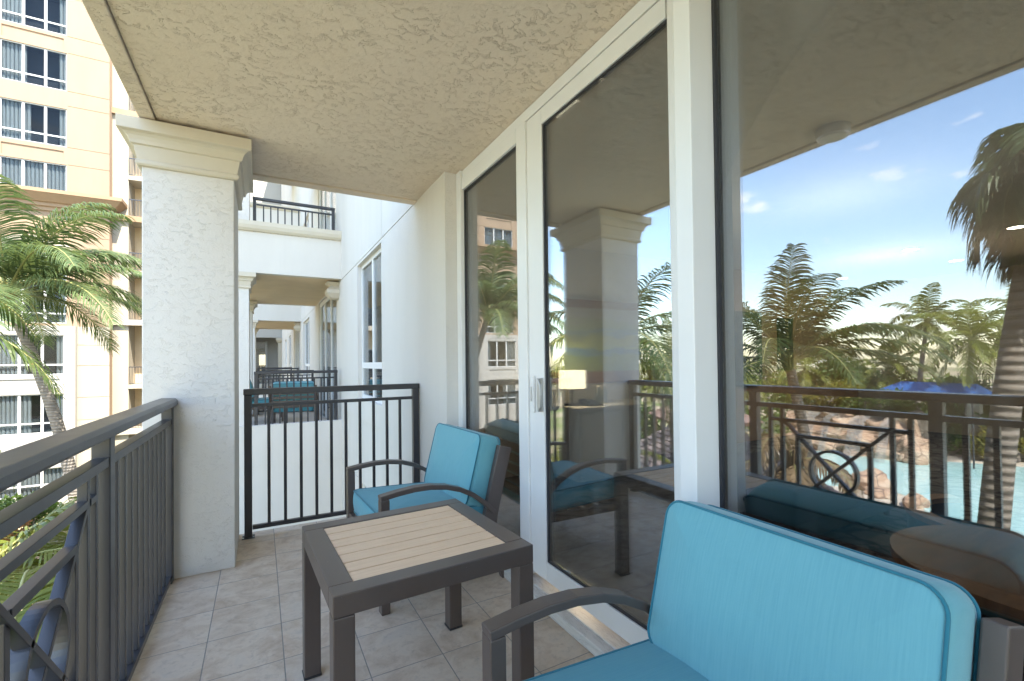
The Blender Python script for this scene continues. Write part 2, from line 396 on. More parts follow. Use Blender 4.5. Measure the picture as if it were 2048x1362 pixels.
# front railing
r=thing('front_railing','dark balcony railing with a ring and crossed bars along the open garden side','railing',(-.475,0,0))
def seg(x0,x1,y0,y1,z0,z1,name='baluster',bv=.0015):
    m=MB(); m.box(x0,x1,y0,y1,z0,z1); return obj(name,m,M['rail'],r,bv)
m=MB(); prof=[(-.050,1.030),(.040,1.030),(.046,1.040),(.046,1.060),(.036,1.075),(-.036,1.078),(-.050,1.066)]
n=len(prof); vs=[(x,-.6,z) for x,z in prof]+[(x,3.405,z) for x,z in prof]
m.add(vs,[tuple(range(n)),tuple(range(n,2*n))[::-1]]+[(k,k+n,(k+1)%n+n,(k+1)%n) for k in range(n)]); obj('handrail',m,M['rail'],r,.003)
seg(-.022,.022,-.6,3.405,.925,.957,'middle_rail'); seg(-.022,.022,-.6,3.405,.020,.048,'bottom_rail')
PY=[3.372,2.105,1.06,-.2]
for y in PY: seg(-.0255,.0255,y-.030,y+.030,0,1.0295,'post',.003)
y=2.245
while y<3.30: seg(-.0125,.0125,y-.0125,y+.0125,.0485,.9245); y+=.1075
for k in range(1,11): seg(-.0125,.0125,1.06-k*.1145-.0125,1.06-k*.1145+.0125,.0485,.9245)
for y in (1.985,1.900,1.262,1.175): seg(-.0125,.0125,y-.0125,y+.0125,.0485,.9245)
seg(-.015,.015,1.2755,1.8865,.835,.858,'panel_rail'); seg(-.015,.015,1.9135,1.972,.835,.858,'panel_rail'); seg(-.015,.015,1.1885,1.249,.835,.858,'panel_rail')
seg(-.015,.015,1.388,1.785,.735,.758,'panel_rail')
for y in (1.798,1.375): seg(-.0125,.0125,y-.0125,y+.0125,.0485,.759)
m=MB(); m.bar((0,1.885,.838),(0,1.275,.235),.030,.018,(0,1,1)); obj('cross_bar',m,M['rail'],r,.0015)
m=MB(); m.bar((.003,1.275,.838),(.003,1.885,.235),.030,.018,(0,1,-1)); obj('cross_bar',m,M['rail'],r,.0015)
m=MB(); m.sweep([(0,1.58+.135*math.cos(a),.54+.135*math.sin(a)) for a in [2*math.pi*k/48 for k in range(48)]],.036,.016,(1,0,0),True,False); obj('ring',m,M['rail'],r)
# small ceiling light
r=thing('ceiling_light','small round metal light fixed under the balcony ceiling','ceiling light',(-.43,1.52,CZ))
m=MB(); m.cyl(0,0,-.055,-.001,.088,.095,28); obj('housing',m,M['chrome'],r,.003)
m=MB(); m.cyl(0,0,-.060,-.056,.070,.070,28); obj('lens',m,M['paper'],r)
# ------------------------------------------------------------------ sliding glass wall
FX0,FX1=1.300,1.400
def fr(r,name,x0,x1,y0,y1,z0,z1,mat='frame_white',bv=.003):
    m=MB(); m.box(x0,x1,y0,y1,z0,z1); return obj(name,m,M[mat],r,bv)
ZT=2.612
r=thing('sliding_door','white framed sliding glass door with a curved pull handle between two fixed panes','glass door')
fr(r,'head_track',1.318,1.40,.93,3.18,2.6365,2.698); fr(r,'door_frame',1.312,1.40,2.240,2.347,.076,2.636)
fr(r,'stile',1.322,1.372,2.085,2.238,.102,2.632); fr(r,'top_stile',1.322,1.372,1.21,2.0835,2.548,2.632)
fr(r,'bottom_stile',1.322,1.372,1.21,2.0835,.102,.198)
pn=fr(r,'pane',GX-.004,GX+.004,1.21,2.0845,.1985,2.5475,'glass',0)
m=MB(); 
for a in ((2.073,2.0845,.199,2.547),(1.2105,2.072,.199,.209),(1.2105,2.072,2.537,2.547)): m.box(1.3305,1.3405,a[0],a[1],a[2],a[3])
obj('gasket',m,M['gasket'],r)
h=obj('handle',(lambda m:(m.sweep([(1.300,2.105,1.02),(1.285,2.08,1.01),(1.283,2.065,1.03),(1.283,2.06,1.09),(1.283,2.065,1.15),(1.285,2.08,1.17),(1.300,2.105,1.16)],.014,.016,(1,0,0)),m.box(1.300,1.3215,2.095,2.125,1.0,1.18),m)[-1])(MB()),M['chrome'],r,.002)
m=MB(); m.box(1.306,1.3215,2.17,2.205,.99,1.19); obj('lock_plate',m,M['frame_white'],r,.004)
m=MB(); m.box(1.3005,1.3055,2.182,2.193,1.05,1.13); obj('latch',m,M['chrome'],r,.001)
r=thing('fixed_window','narrow tall fixed glass pane in white frame beside the stucco corner','window')
fr(r,'jamb',1.300,1.40,3.18,3.26,.055,2.698); fr(r,'head',1.312,1.40,2.3485,3.1785,2.552,2.636)
fr(r,'sill',1.312,1.40,2.3485,3.1785,.056,.16); fr(r,'pane',GX-.004,GX+.004,2.3485,3.1785,.161,2.5515,'glass',0)
m=MB(); m.box(1.328,1.3405,3.166,3.178,.162,2.551); m.box(1.328,1.3405,2.35,3.165,2.540,2.551); obj('gasket',m,M['gasket'],r)
r=thing('picture_window','wide fixed glass pane behind the near chair, reflecting pool and palms','window')
fr(r,'mullion',1.217,1.42,1.014,1.082,.0005,2.698); fr(r,'mullion_side',1.318,1.42,1.0835,1.2,.056,2.698)
fr(r,'pane',GX-.004,GX+.004,-2.4,1.0135,.131,2.62,'glass',0); fr(r,'sill',1.312,1.42,-2.4,1.0185,.056,.13); fr(r,'head',1.312,1.42,-2.4,1.0185,2.621,2.698)
fr(r,'jamb',1.300,1.42,-2.5,-2.402,.056,2.698)
m=MB(); m.box(1.326,1.3405,1.004,1.0135,.131,2.62); m.box(1.326,1.3405,-2.4,1.003,2.61,2.62); obj('gasket',m,M['gasket'],r)
m=MB(); m.box(1.245,1.299,1.084,3.26,.0015,.050); m.box(1.245,1.299,-.8,1.012,.0015,.050); m.box(1.300,1.42,-2.5,3.26,.0015,.054); tag(obj('threshold',m,M['marble'],None,.004),'veined white marble threshold along the foot of the glass wall','threshold')
# ------------------------------------------------------------------ main building
TT=14.0
bld=thing('hotel_building','white stucco hotel building with balconies receding down its side','building')
TX=lambda u,v,w:(WX-w,u,v)
YE=33.0
ops=[]
wins=[]
ZL=[-6.1+3.05*k for k in range(10)]
def win_op(y0,y1,z0,z1,d=.10): ops.append((y0,y1,z0,z1,d,False)); wins.append((y0,y1,z0,z1))
for L in (0,1,-1):
    dz=3.05*L
    win_op(5.35,6.83,.78+dz,2.655+dz); win_op(14.2,16.4,.78+dz,2.60+dz); win_op(23.0,25.0,.78+dz,2.60+dz); win_op(27,29,.78+dz,2.60+dz)
    ops.append((5.42,6.76,-.95+dz,.50+dz,.02,True)) if L==0 else None
    ops.append((7.15,7.85,-.95+dz,.50+dz,.02,True)) if L==0 else None
    for (a,b) in BAYS: ops.append((a+.55,b-.75,.06+dz,2.70+dz,.10,True))
for z in (2.688,5.74,-.36): ops.append((4.0,YE,z,z+.012,.012,True))
for y in (5.325,13.0): ops.append((y,y+.012,2.688,8.8,.012,True))
m=MB(); wallgrid(m,TX,3.262,YE,GZ,TT,ops); obj('wall',m,M['wall_smooth'],bld)
m=MB(); m.quad((WX,3.262,-.2),(1.42,3.262,-.2),(1.42,3.262,2.70),(WX,3.262,2.70)); obj('wall_return',m,M['stucco_white'],bld)
m=MB(); wallgrid(m,TX,-24,3.262,CZ+.33,TT,[]); wallgrid(m,TX,-24,3.262,GZ,-.63,[]); wallgrid(m,TX,-24,-2.5,-.63,CZ+.33,[]); obj('upper_wall',m,M['wall_smooth'],bld)
m=MB(); m.box(1.45,14,-24,YE,3.06,TT); m.box(1.45,14,-24,YE,GZ,-.16); m.box(1.45,14,4.6,YE,-.159,3.059); m.box(1.45,14,-24,-5.6,-.159,3.059); obj('core',m,M['dark'],bld)
m=MB(); m.box(.9,14.2,-24.2,YE,TT,TT+.8); obj('roof',m,M['trim_white'],bld)
def building_window(y0,y1,z0,z1):
    m=MB(); X0,X1=WX+.055,WX+.098; t=.05
    zt=z0+.46 if z1-z0>1.5 else None
    m.box(X0,X1,y0,y0+t,z0,z1); m.box(X0,X1,y1-t,y1,z0,z1); m.box(X0+.001,X1,y0+t,y1-t,z0,z0+t); m.box(X0+.001,X1,y0+t,y1-t,z1-t,z1)
    ym=(y0+y1)/2; m.box(X0+.002,X1,ym-.04,ym+.04,z0+t,z1-t)
    if zt: m.box(X0+.003,X1,y0+t,ym-.04,zt-.04,zt+.04); m.box(X0+.003,X1,ym+.04,y1-t,zt-.04,zt+.04)
    w=obj('window',m,M['frame_white'],bld)
    m=MB(); m.box(X0+.018,X0+.024,y0+.01,y1-.01,z0+.01,z1-.01); obj('pane',m,M['glass'],w)
    m=MB(); m.box(X1+.05,X1+.06,y0-.1,y1+.1,z0-.1,z1+.1); obj('dark_interior',m,M['dark'],w)
    m=MB()
    for j in range(14):
        yy=y0+.06+j*.055
        m.tube([(X1+.02,yy,z0+.02),(X1+.02,yy,z1-.02)],.022,6)
    obj('curtain',m,M['curtain'],w)
for w in wins: building_window(*w)
# neighbouring balcony bays, three levels each
for bi,(a,b) in enumerate(BAYS):
    for L in (0,1,2,3,-1):
        dz=3.05*L
        m=MB(); m.box(-.60,WX,a,b,2.72+dz,3.05+dz+.08); obj('balcony_slab',m,M['tan_smooth'] if L in(0,1) else M['trim_white'],bld)
        m=MB(); m.box(-.62,WX,a-.02,a+.12,2.715+dz,3.36+dz); m.box(-.62,-.50,a+.12,b-.12,2.715+dz,3.36+dz); m.box(-.62,WX,b-.12,b+.02,2.715+dz,3.36+dz); obj('beam',m,M['wall_smooth'],bld)
        m=MB(); pr=[(0,3.362+dz),(.03,3.366+dz),(.06,3.40+dz),(.075,3.45+dz),(.075,3.515+dz),(0,3.517+dz)]
        vs=[(x,a-.02-o,z) for x in (-.70,WX-.001) for o,z in pr]; k=len(pr)
        m.add(vs,[tuple(range(k)),tuple(range(k,2*k))[::-1]]+[(i,i+k,(i+1)%k+k,(i+1)%k) for i in range(k)])
        if L>=0: obj('moulding',m,M['trim'],bld)
        if L in (0,1):
            # bronze sliding doors in the recessed wall
            m=MB(); y0=a+.56; y1=b-.76
            for yy in (y0,y0+(y1-y0)*.33,y0+(y1-y0)*.66,y1-.09): m.box(WX+.03,WX+.09,yy,yy+.08,.07+dz,2.69+dz)
            m.box(WX+.035,WX+.09,y0+.08,y1-.09,2.60+dz,2.69+dz); d=obj('balcony_door',m,M['frame_white'],bld)
            m=MB(); m.box(WX+.05,WX+.056,y0+.01,y1-.01,.08+dz,2.61+dz); obj('pane',m,M['glass'],d)
    # solid wall below our level
    m=MB(); m.box(-.605,WX,a-.015,a+.11,GZ,.135); m.box(-.60,-.5,a+.11,b,GZ,.135); obj('parapet_wall',m,M['wall_smooth'],bld)
    m=MB(); m.box(-.5,WX,a+.111,b,-.15,.09); obj('balcony_slab',m,M['deck'],bld)
    m=MB(); m.ringprof(WX-.10,WX+.3,a+.28,a+.42,[(0,2.40),(.04,2.42),(.10,2.50),(.10,2.56),(.03,2.63),(.10,2.69),(.0,2.71)]); obj('bracket',m,M['trim'],bld)
m=MB(); m.box(-.60,WX,-9.3,-5.1,GZ,.13); m.box(-.60,WX,-9.3,-5.1,2.72,3.36); m.box(-.60,-.15,-5.7,-5.1,.131,2.719); m.box(-.60,-.15,-9.3,-8.7,.131,2.719); m.box(-.60,WX,-9.3,-5.1,5.77,TT); obj('rear_bay',m,M['wall_smooth'],bld)
j=0
for a,b in BAYS:
    for (u,v) in ((a+.0,a+.60),(b-.60,b-.0)):
        column(-.60,-.15,u+.03,v,.14,2.715,['slim white column at the near corner of the neighbouring balcony','tan shaded column at the far corner of the neighbouring balcony','white column at the near corner of the farthest balcony bay','white column at the far corner of the farthest balcony bay'][j],.03); j+=1
column(-.60,-.14,8.40,8.86,3.52,5.77,'white column on the balcony one floor above the neighbouring one',3.05)
def far_rail(x0,x1,y,z,label,h=1.02):
    r=thing('neighbour_railing',label,'railing',((x0+x1)/2,y,z)); w=(x1-x0)/2
    side_rail(r,-w,w,h,10); return r
far_rail(-.085,1.15,8.42,.138,'dark railing on the neighbouring balcony in front of the teal chair back')
far_rail(-.085,1.15,12.45,.10,'dark railing at the far end of the neighbouring balcony')
far_rail(-.085,1.15,17.45,.12,'dark railing at the near end of the farthest balcony bay')
far_rail(-.085,1.15,21.4,.12,'dark railing at the far end of the farthest balcony bay')
far_rail(-.10,1.20,9.0,3.10,'dark railing on the balcony one floor above the neighbouring one')
far_rail(-.10,1.20,12.3,3.10,'dark railing at the far end of the upper floor balcony')
# ------------------------------------------------------------------ hotel wing across the garden
wing=thing('hotel_wing','tall peach and cream hotel wing closing the far side of the garden','building')
WY=33.0
TW=lambda x,v,w:(x,WY-w,v)
wops=[]; wwin=[]
XB=[-10.2,-14.1]
rows=[(z,z+2.04) for z in (15.955,12.95,18.95,21.95)]
for xc in XB:
    for z0,z1 in rows+[(9.95,12.0)]: wops.append((xc-1.26,xc+1.26,z0,z1,.18,False)); wwin.append((xc,z0,z1,0))
    for z in (12.12,18.15): wops.append((xc-1.2,xc+1.14,z,z+.6,.05,True))
for z in [k*3.0+.02 for k in range(2,8)]:
    for g in (12.91,12.0): pass
for z in (9.1,12.0,12.93,15.15,15.95,18.0,18.9,21.0,21.9): wops.append((-8.9,-7.2,z,z+.03,.02,True)); wops.append((-12.9,-11.5,z,z+.03,.02,True))
m=MB(); wallgrid(m,TW,-17,-7.2,9.9,25,wops)
m.quad((-7.2,WY,GZ),(-7.2,WY+.8,GZ),(-7.2,WY+.8,25),(-7.2,WY,25)); m.quad((-17,WY,GZ),(-17,WY+10,GZ),(-17,WY+10,25),(-17,WY,25))
obj('wall',m,M['orange'],wing)
# middle storeys with arched windows
ops2=[]
for xc in XB:
    ops2.append((xc-1.26,xc+1.26,3.55,7.6,.18,False))
for z in (4.6,6.6,8.2): ops2.append((-8.9,-7.2,z,z+.03,.02,True))
m=MB(); wallgrid(m,TW,-17,-7.2,3.4,9.45,ops2); obj('middle_wall',m,M['orange'],wing)
for xc in XB:
    # arch infill: spandrels either side of an elliptical head
    m=MB(); n=16
    for k in range(n):
        a0=math.pi*k/n; a1=math.pi*(k+1)/n
        p0=(xc-1.26*math.cos(a0),6.9+.69*math.sin(a0)); p1=(xc-1.26*math.cos(a1),6.9+.69*math.sin(a1))
        m.quad((p0[0],WY-.003,p0[1]),(p1[0],WY-.003,p1[1]),(p1[0],WY-.003,7.62),(p0[0],WY-.003,7.62)); m.quad((p0[0],WY-.003,p0[1]),(p0[0],WY+.18,p0[1]),(p1[0],WY+.18,p1[1]),(p1[0],WY-.003,p1[1]))
    obj('arch',m,M['cream'],wing)
    m=MB(); pts=[(xc-1.62*math.cos(math.pi*k/20),WY-.03,6.9+1.05*math.sin(math.pi*k/20)) for k in range(21)]; m.sweep(pts,.05,.30,(0,1,0)); obj('arch_trim',m,M['cream'],wing)
    wwin.append((xc,3.55,7.6,1))
# cornice
m=MB(); pr=[(0,9.42),(.10,9.44),(.10,9.62),(.20,9.66),(.20,9.82),(.30,9.86),(.62,10.22),(.66,10.24),(.66,10.42),(0,10.45)]
vs=[]
for x,sx in ((-17,0),(-7.2,1)): vs+=[(x+o*sx,WY-o,z) for o,z in pr]
k=len(pr); m.add(vs,[(i,i+k,(i+1)%k+k,(i+1)%k) for i in range(k-1)])
vs=[(-7.2+o,WY-o,z) for o,z in pr]+[(-7.2+o,WY+1.2,z) for o,z in pr]; m.add(vs,[(i,i+k,(i+1)%k+k,(i+1)%k) for i in range(k-1)]); obj('cornice',m,M['orange_dark'],wing)
# projecting cream pavilion on the lower storeys
ops3=[]
PYY=WY-.35
for xc in XB:
    for z0,z1 in ((.86,2.92),(-2.14,-.12),(-5.3,-3.94)): ops3.append((xc-1.26,xc+1.26,z0,z1,.18,False)); wwin.append((xc,z0,z1,2))
    ops3.append((xc-1.2,xc+1.1,.07,.65,.05,True))
    for z in (3.0,): ops3.append((xc-1.2,xc+1.1,3.08,3.16,.03,True))
TP=lambda x,v,w:(x,PYY-w,v)
m=MB(); wallgrid(m,TP,-15.9,-8.5,GZ,3.4,ops3); m.quad((-8.5,PYY,GZ),(-8.5,WY,GZ),(-8.5,WY,3.4),(-8.5,PYY,3.4)); m.quad((-15.9,PYY,GZ),(-8.5,PYY,GZ),(-8.5,PYY,GZ),(-15.9,PYY,GZ))
m.quad((-15.9,PYY,3.4),(-8.5,PYY,3.4),(-8.5,WY,3.4),(-15.9,WY,3.4)); obj('lower_wall',m,M['white_wing'],wing)
ops4=[(-8.5,-7.2,z,z+.03,.02,True) for z in (-4.4,-3.2,-1.6,-.4,1.3,2.4)]
m=MB(); wallgrid(m,TW,-8.5,-7.2,GZ,3.4,ops4); obj('lower_side_wall',m,M['cream'],wing); m=MB(); wallgrid(m,TW,-17,-15.9,GZ,3.4,[]); obj('end_wall',m,M['cream'],wing)
def wing_window(xc,z0,z1,kind):
    Y=(PYY if kind==2 else WY)+.06; m=MB(); x0,x1=xc-1.26,xc+1.26; t=.05
    m.box(x0,x0+t,Y,Y+.06,z0,z1); m.box(x1-t,x1,Y,Y+.06,z0,z1); m.box(x0+t,x1-t,Y+.001,Y+.06,z0,z0+t); m.box(x0+t,x1-t,Y+.001,Y+.06,z1-t,z1)
    for q in (1,2): xx=x0+2.52*q/3; m.box(xx-.055,xx+.055,Y+.002,Y+.06,z0+t,z1-t)
    zt=z0+.52
    zz=[zt] if kind!=1 else [zt,z0+2.05]
    for q in range(3):
        a=x0+t if q==0 else x0+2.52*q/3+.055; b=x1-t if q==2 else x0+2.52*(q+1)/3-.055
        for z in zz: m.box(a,b,Y+.003,Y+.06,z-.04,z+.04)
    w=obj('window',m,M['win_white'],wing)
    m=MB(); m.box(x0+.01,x1-.01,Y+.025,Y+.031,z0+.01,z1-.01); obj('pane',m,M['glass_win'],w)
    m=MB(); m.box(x0-.2,x1+.2,Y+.75,Y+.8,z0-.2,z1+.2); m.box(x0-.2,x1+.2,Y+.12,Y+.75,z1+.05,z1+.15); m.box(x0-.2,x1+.2,Y+.12,Y+.75,z0-.15,z0-.05); obj('room_back',m,M['dark'],w)
    m=MB(); rnd=random.Random(int(xc*10+z0*7))
    full=rnd.random()<.45; cut=rnd.uniform(.5,1.6)
    xs=[x for x in [x0+.07+.155*k for k in range(16)] if full or x<x0+cut or x>x1-.4]
    for x in xs: m.tube([(x,Y+.2+.03*rnd.random(),z0),(x,Y+.2,z1)],.075,8)
    obj('curtain',m,M['curtain'],w)
for w in wwin: wing_window(*w)
# balcony stack to the right of the bays
m=MB(); YS=WY+.6
m.box(-7.2,-6.5,YS,YS+1.6,GZ,25); obj('pier',m,M['cream'],wing)
m=MB(); m.box(-7.2,-2.6,YS+1.5,YS+1.7,GZ,25); obj('recess_wall',m,M['tan_smooth'],wing)
m=MB(); m.box(-2.6,-.55,WY+.3,WY+2,GZ,25); m.box(-.55,WX+.4,WY+.05,WY+.9,2.96,25); m.box(-.55,WX+.4,WY+.05,WY+.9,-.3,.05); m.box(-.55,1.4,WY+1.9,WY+2,-.3,3.2); obj('link_wall',m,M['white_wing'],wing)
m=MB(); m.box(-18,14,WY+2.4,WY+14,GZ,25); m.box(-17,-7.4,WY+.95,WY+2.0,GZ,25); obj('core',m,M['dark'],wing)
m=MB(); m.box(-17.2,2,WY-.3,WY+14,25,25.8); obj('roof',m,M['orange_dark'],wing)
lev=[-5.2,-2.3,.2,3.85,6.7,9.75,12.1,15.75,18.7,21.7]
wr=[]
for i,z in enumerate(lev):
    m=MB(); m.box(-6.498,-2.602,YS-.05,YS+1.5,z-.22,z); obj('balcony_slab',m,M['cream'],wing)
    if i%2: 
        m=MB(); m.box(-7.22,-2.59,YS-.18,YS-.052,z-.28,z+.04); obj('moulding',m,M['orange_dark'] if z>5 else M['cream'],wing)
    m=MB(); m.box(-5.75,-5.67,YS+1.42,YS+1.498,z+.02,z+2.1); m.box(-4.1,-4.0,YS+1.42,YS+1.498,z+.02,z+2.1); m.box(-5.67,-4.1,YS+1.42,YS+1.498,z+2.02,z+2.1); d=obj('balcony_door',m,M['win_white'],wing)
    m=MB(); m.box(-5.668,-4.102,YS+1.45,YS+1.49,z+.02,z+2.018); obj('pane',m,M['black'],d)
names=['garden level balcony','second lowest balcony','balcony just above the pool garden','balcony level with the viewer','balcony below the painted cornice','balcony at the painted cornice','balcony just above the cornice','upper balcony','second highest balcony','highest balcony']
for i,z in enumerate(lev):
    r=thing('wing_railing','small metal railing of the %s on the peach wing'%names[i],'railing',(-4.55,YS-.02,z))
    m=MB(); m.box(-1.93,1.93,-.02,.02,.98,1.03); obj('top_rail',m,M['rail'],r)
    m=MB(); m.box(-1.93,1.93,-.015,.015,.06,.09); obj('bottom_rail',m,M['rail'],r)
    m=MB()
    for k in range(30): x=-1.92+k*.1324; m.box(x-.01,x+.01,-.01,.01,.091,.979)
    obj('balusters',m,M['rail'],r)
# link bay at the end of our facade
m=MB(); m.box(.99,1.33,WY-.1,WY+.04,0,2.70); m.ringprof(.99,1.33,WY-.1,WY+.04,[(0,2.62),(.05,2.66),(.12,2.80),(.12,2.93),(0,2.95)]); obj('pier',m,M['cream'],wing)
m=MB(); m.box(-.5,.40,WY+1.80,WY+1.88,.06,2.75); m.box(.30,.42,WY+1.76,WY+1.795,.06,2.8); d=obj('terrace_door',m,M['win_white'],wing)
m=MB(); m.box(-.5,.30,WY+1.77,WY+1.79,.06,2.70); obj('pane',m,M['glass'],d)
# ------------------------------------------------------------------ furniture
def cushion(mb_target,cx,cy,cz,sx,sy,sz,puff=.012,rad=.028,T=None):
    """soft box with rounded edges and slightly domed faces"""
    nx=[max(2,int(s/.03)) for s in (sx,sy,sz)]
    bm=bmesh.new(); bmesh.ops.create_cube(bm,size=1)
    for v in bm.verts: v.co=Vector((v.co.x*sx,v.co.y*sy,v.co.z*sz))
    bmesh.ops.bevel(bm,geom=bm.edges[:],offset=rad,segments=4,profile=.6,affect='EDGES')
    big=[f for f in bm.faces if f.calc_area()>.02]
    es=list({e for f in big for e in f.edges if e.calc_length()>.1})
    bmesh.ops.subdivide_edges(bm,edges=es,cuts=9,use_grid_fill=True)
    for v in bm.verts:
        x,y,z=v.co.x/(sx/2),v.co.y/(sy/2),v.co.z/(sz/2)
        def dm(a,b): return max(0,1-a**4)*max(0,1-b**4)
        if abs(x)>.97: v.co.x+=math.copysign(puff*dm(y,z)*(1 if sx<=min(sy,sz) else .3),x)
        if abs(y)>.97: v.co.y+=math.copysign(puff*dm(x,z)*(1 if sy<=min(sx,sz) else .3),y)
        if abs(z)>.97: v.co.z+=math.copysign(puff*dm(x,y)*(1 if sz<=min(sx,sy) else .3),z)
    bm.verts.ensure_lookup_table(); vs=[]
    for v in bm.verts:
        p=v.co+Vector((cx,cy,cz)); vs.append(T(p) if T else p)
    bm.verts.index_update(); fs=[tuple(v.index for v in f.verts) for f in bm.faces]; bm.free()
    mb_target.add(vs,fs,True)
def boxcushion(mb,w,h,d,r,T,dome=.02,crown=.006,n=7,seed=1):
    # box cushion: rounded outline in (a,b), thickness along x, domed faces that end at a welt
    from mathutils import noise as N
    imax=min(w,h)/2-.004; rows=[]
    lev=[(0,0)]+[(q,q) for q in (.006,.015,.03,.05,.08,.12,.16,.20,.25,.29) if q<imax]+[(imax,imax)]
    def ring(i,x): return [(x,a,b) for a,b in rrect(w-2*i,h-2*i,max(r-i,.003),n)]
    for i,_ in lev[::-1]: rows.append(ring(i,-d/2-dome*(1-(1-i/imax)**2.6)))
    for t in (.2,.4,.6,.8): 
        c=crown*math.sin(math.pi*t); rows.append([(-d/2+d*t,a*(1+2*c/w),b*(1+2*c/h)) for x,a,b in ring(0,0)])
    for i,_ in lev: rows.append(ring(i,d/2+dome*.5*(1-(1-i/imax)**2.6)))
    k=len(rows[0]); vs=[]
    for rw in rows:
        for p in rw:
            q=Vector(p); q.x+=.003*N.noise(Vector((p[1]*5+seed,p[2]*5,p[0]*3))); vs.append(T(q))
    fs=[]
    for j in range(len(rows)-1):
        for q in range(k): A=j*k;B=(j+1)*k; fs.append((A+q,A+(q+1)%k,B+(q+1)%k,B+q))
    mb.add(vs,fs+[tuple(range(k))[::-1],tuple(range((len(rows)-1)*k,len(rows)*k))],True)
def rrect(w,h,r,n=6):
    pts=[]
    for cx,cy,a0 in ((w/2-r,h/2-r,0),(-w/2+r,h/2-r,90),(-w/2+r,-h/2+r,180),(w/2-r,-h/2+r,270)):
        for k in range(n+1): a=R(a0+90*k/n); pts.append((cx+r*math.cos(a),cy+r*math.sin(a)))
    return pts
def make_chair():
    # local frame: sitter faces -x, front of arms at x=0, y across, width .81
    r=thing('lounge_chair','','chair'); W=.405; A=.0275; br=M['bronze']
    for s in (-1,1):
        y=s*(W-A)
        pts=[(.026,0,.0),(.026,0,.30),(.026,0,.585)]
        m=MB(); m.box(0,.045,y-A,y+A,0,.5735); obj('front_leg',m,br,r,.004)
        ap=[(0.0,.583),(.09,.596),(.18,.604),(.27,.602),(.36,.588),(.44,.562),(.52,.520),(.59,.465),(.655,.400)]
        m=MB(); m.sweep([(x,y,z) for x,z in ap],.055,.026,(0,1,0)); obj('armrest',m,br,r,.004)
        m=MB(); m.sweep([(.742,y*.97,.765),(.700,y*.97,.61),(.655,y*.97,.43),(.632,y*.97,.33)],.040,.085,(0,1,0)); m.sweep([(.655,y*.97,.345),(.675,y*.97,.20),(.735,y*.97,0)],.040,.045,(0,1,0)); obj('rear_leg',m,br,r,.004)
        m=MB(); m.box(.046,.66,y*.97-.018,y*.97+.018,.26,.31); obj('side_rail',m,br,r,.003)
    m=MB(); m.box(.006,.040,-W+.0555,W-.0555,.25,.31); obj('seat_frame',m,br,r,.003)
    for k in range(5):
        z=.40+k*.08; x=.672+(z-.43)*.26
        m=MB(); m.box(x-.008,x+.008,-W+.03,W-.03,z-.025,z+.025); obj('back_slat',m,br,r,.002)
    for k in range(5):
        x=.12+k*.12; m=MB(); m.box(x-.03,x+.03,-W+.04,W-.04,.288,.308); obj('seat_slat',m,br,r)
    sw=.655
    def st(p): return Vector((.335+p[2],p[1],.383-p[0]-p[2]*.05))
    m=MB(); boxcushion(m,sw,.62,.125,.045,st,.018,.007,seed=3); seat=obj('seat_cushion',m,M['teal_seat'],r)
    m=MB()
    for x in (-.0625,.0625): m.tube([st((x,a,b)) for a,b in rrect(sw+.003,.623,.046,7)],.0042,6,True)
    obj('piping',m,M['piping'],seat)
    an=R(14.5); bh=.42; bt=.138
    def bt_(p):
        x=p[0];z=p[2]+bh/2; return Vector((.568+x*math.cos(an)+z*math.sin(an),p[1],.417+z*math.cos(an)-x*math.sin(an)))
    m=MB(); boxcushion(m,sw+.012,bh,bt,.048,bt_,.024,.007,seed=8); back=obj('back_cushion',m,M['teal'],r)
    m=MB()
    for x in (-bt/2,bt/2): m.tube([bt_((x,a,b)) for a,b in rrect(sw+.015,bh+.003,.049,7)],.0042,6,True)
    obj('piping',m,M['piping'],back)
    return r
ch=make_chair(); tag(ch,'nearest teal cushioned armchair filling the lower right in front of the glass wall','armchair','teal lounge armchairs')
ch.location=(.492,.697,0); ch.rotation_euler.z=R(-.8)
c2=copy_tree(ch); tag(c2,'teal cushioned armchair in the corner behind the table, beside the side railing'); c2.location=(.505,2.775,0); c2.rotation_euler.z=R(3)
c3=copy_tree(ch); tag(c3,'teal armchair with its back turned, seen through the railing on the neighbouring balcony'); c3.location=(.60,9.85,.115); c3.rotation_euler.z=R(-97)
c4=copy_tree(ch); tag(c4,'partly hidden teal armchair beside the column on the neighbouring balcony'); c4.location=(.42,10.9,.115); c4.rotation_euler.z=R(180)
# side table
t=thing('side_table','square slatted side table with brown metal frame between the two armchairs','table',(.508,1.785,0),R(2.6))
S=.345; H=.60; fw=.072
for sx in (-1,1):
    for sy in (-1,1):
        m=MB(); a,b=sorted((sx*S,sx*(S-.062))); c,d=sorted((sy*S,sy*(S-.062))); m.box(a,b,c,d,0,H-.066); obj('leg',m,M['bronze'],t,.004)
m=MB(); k=S-fw
m.box(-S,S,-S,-k,H-.065,H); m.box(-S,S,k,S,H-.065,H); m.box(-S,-k,-k,k,H-.065,H); m.box(k,S,-k,k,H-.065,H); obj('frame',m,M['bronze'],t,.003)
for sx in (-1,1):
    for sy in (-1,1): m=MB(); m.box(sx*(S-.031)-.0335,sx*(S-.031)+.0335,sy*(S-.031)-.0335,sy*(S-.031)+.0335,.0005,.010); obj('foot_cap',m,M['black'],t,.002)
nS=7
for q in range(nS):
    w=2*k/nS; m=MB(); y0=-k+q*w; m.box(-k+.001,k-.001,y0+.004,y0+w-.004,H-.03,H-.003); obj('slat',m,M['slat'],t,.002)
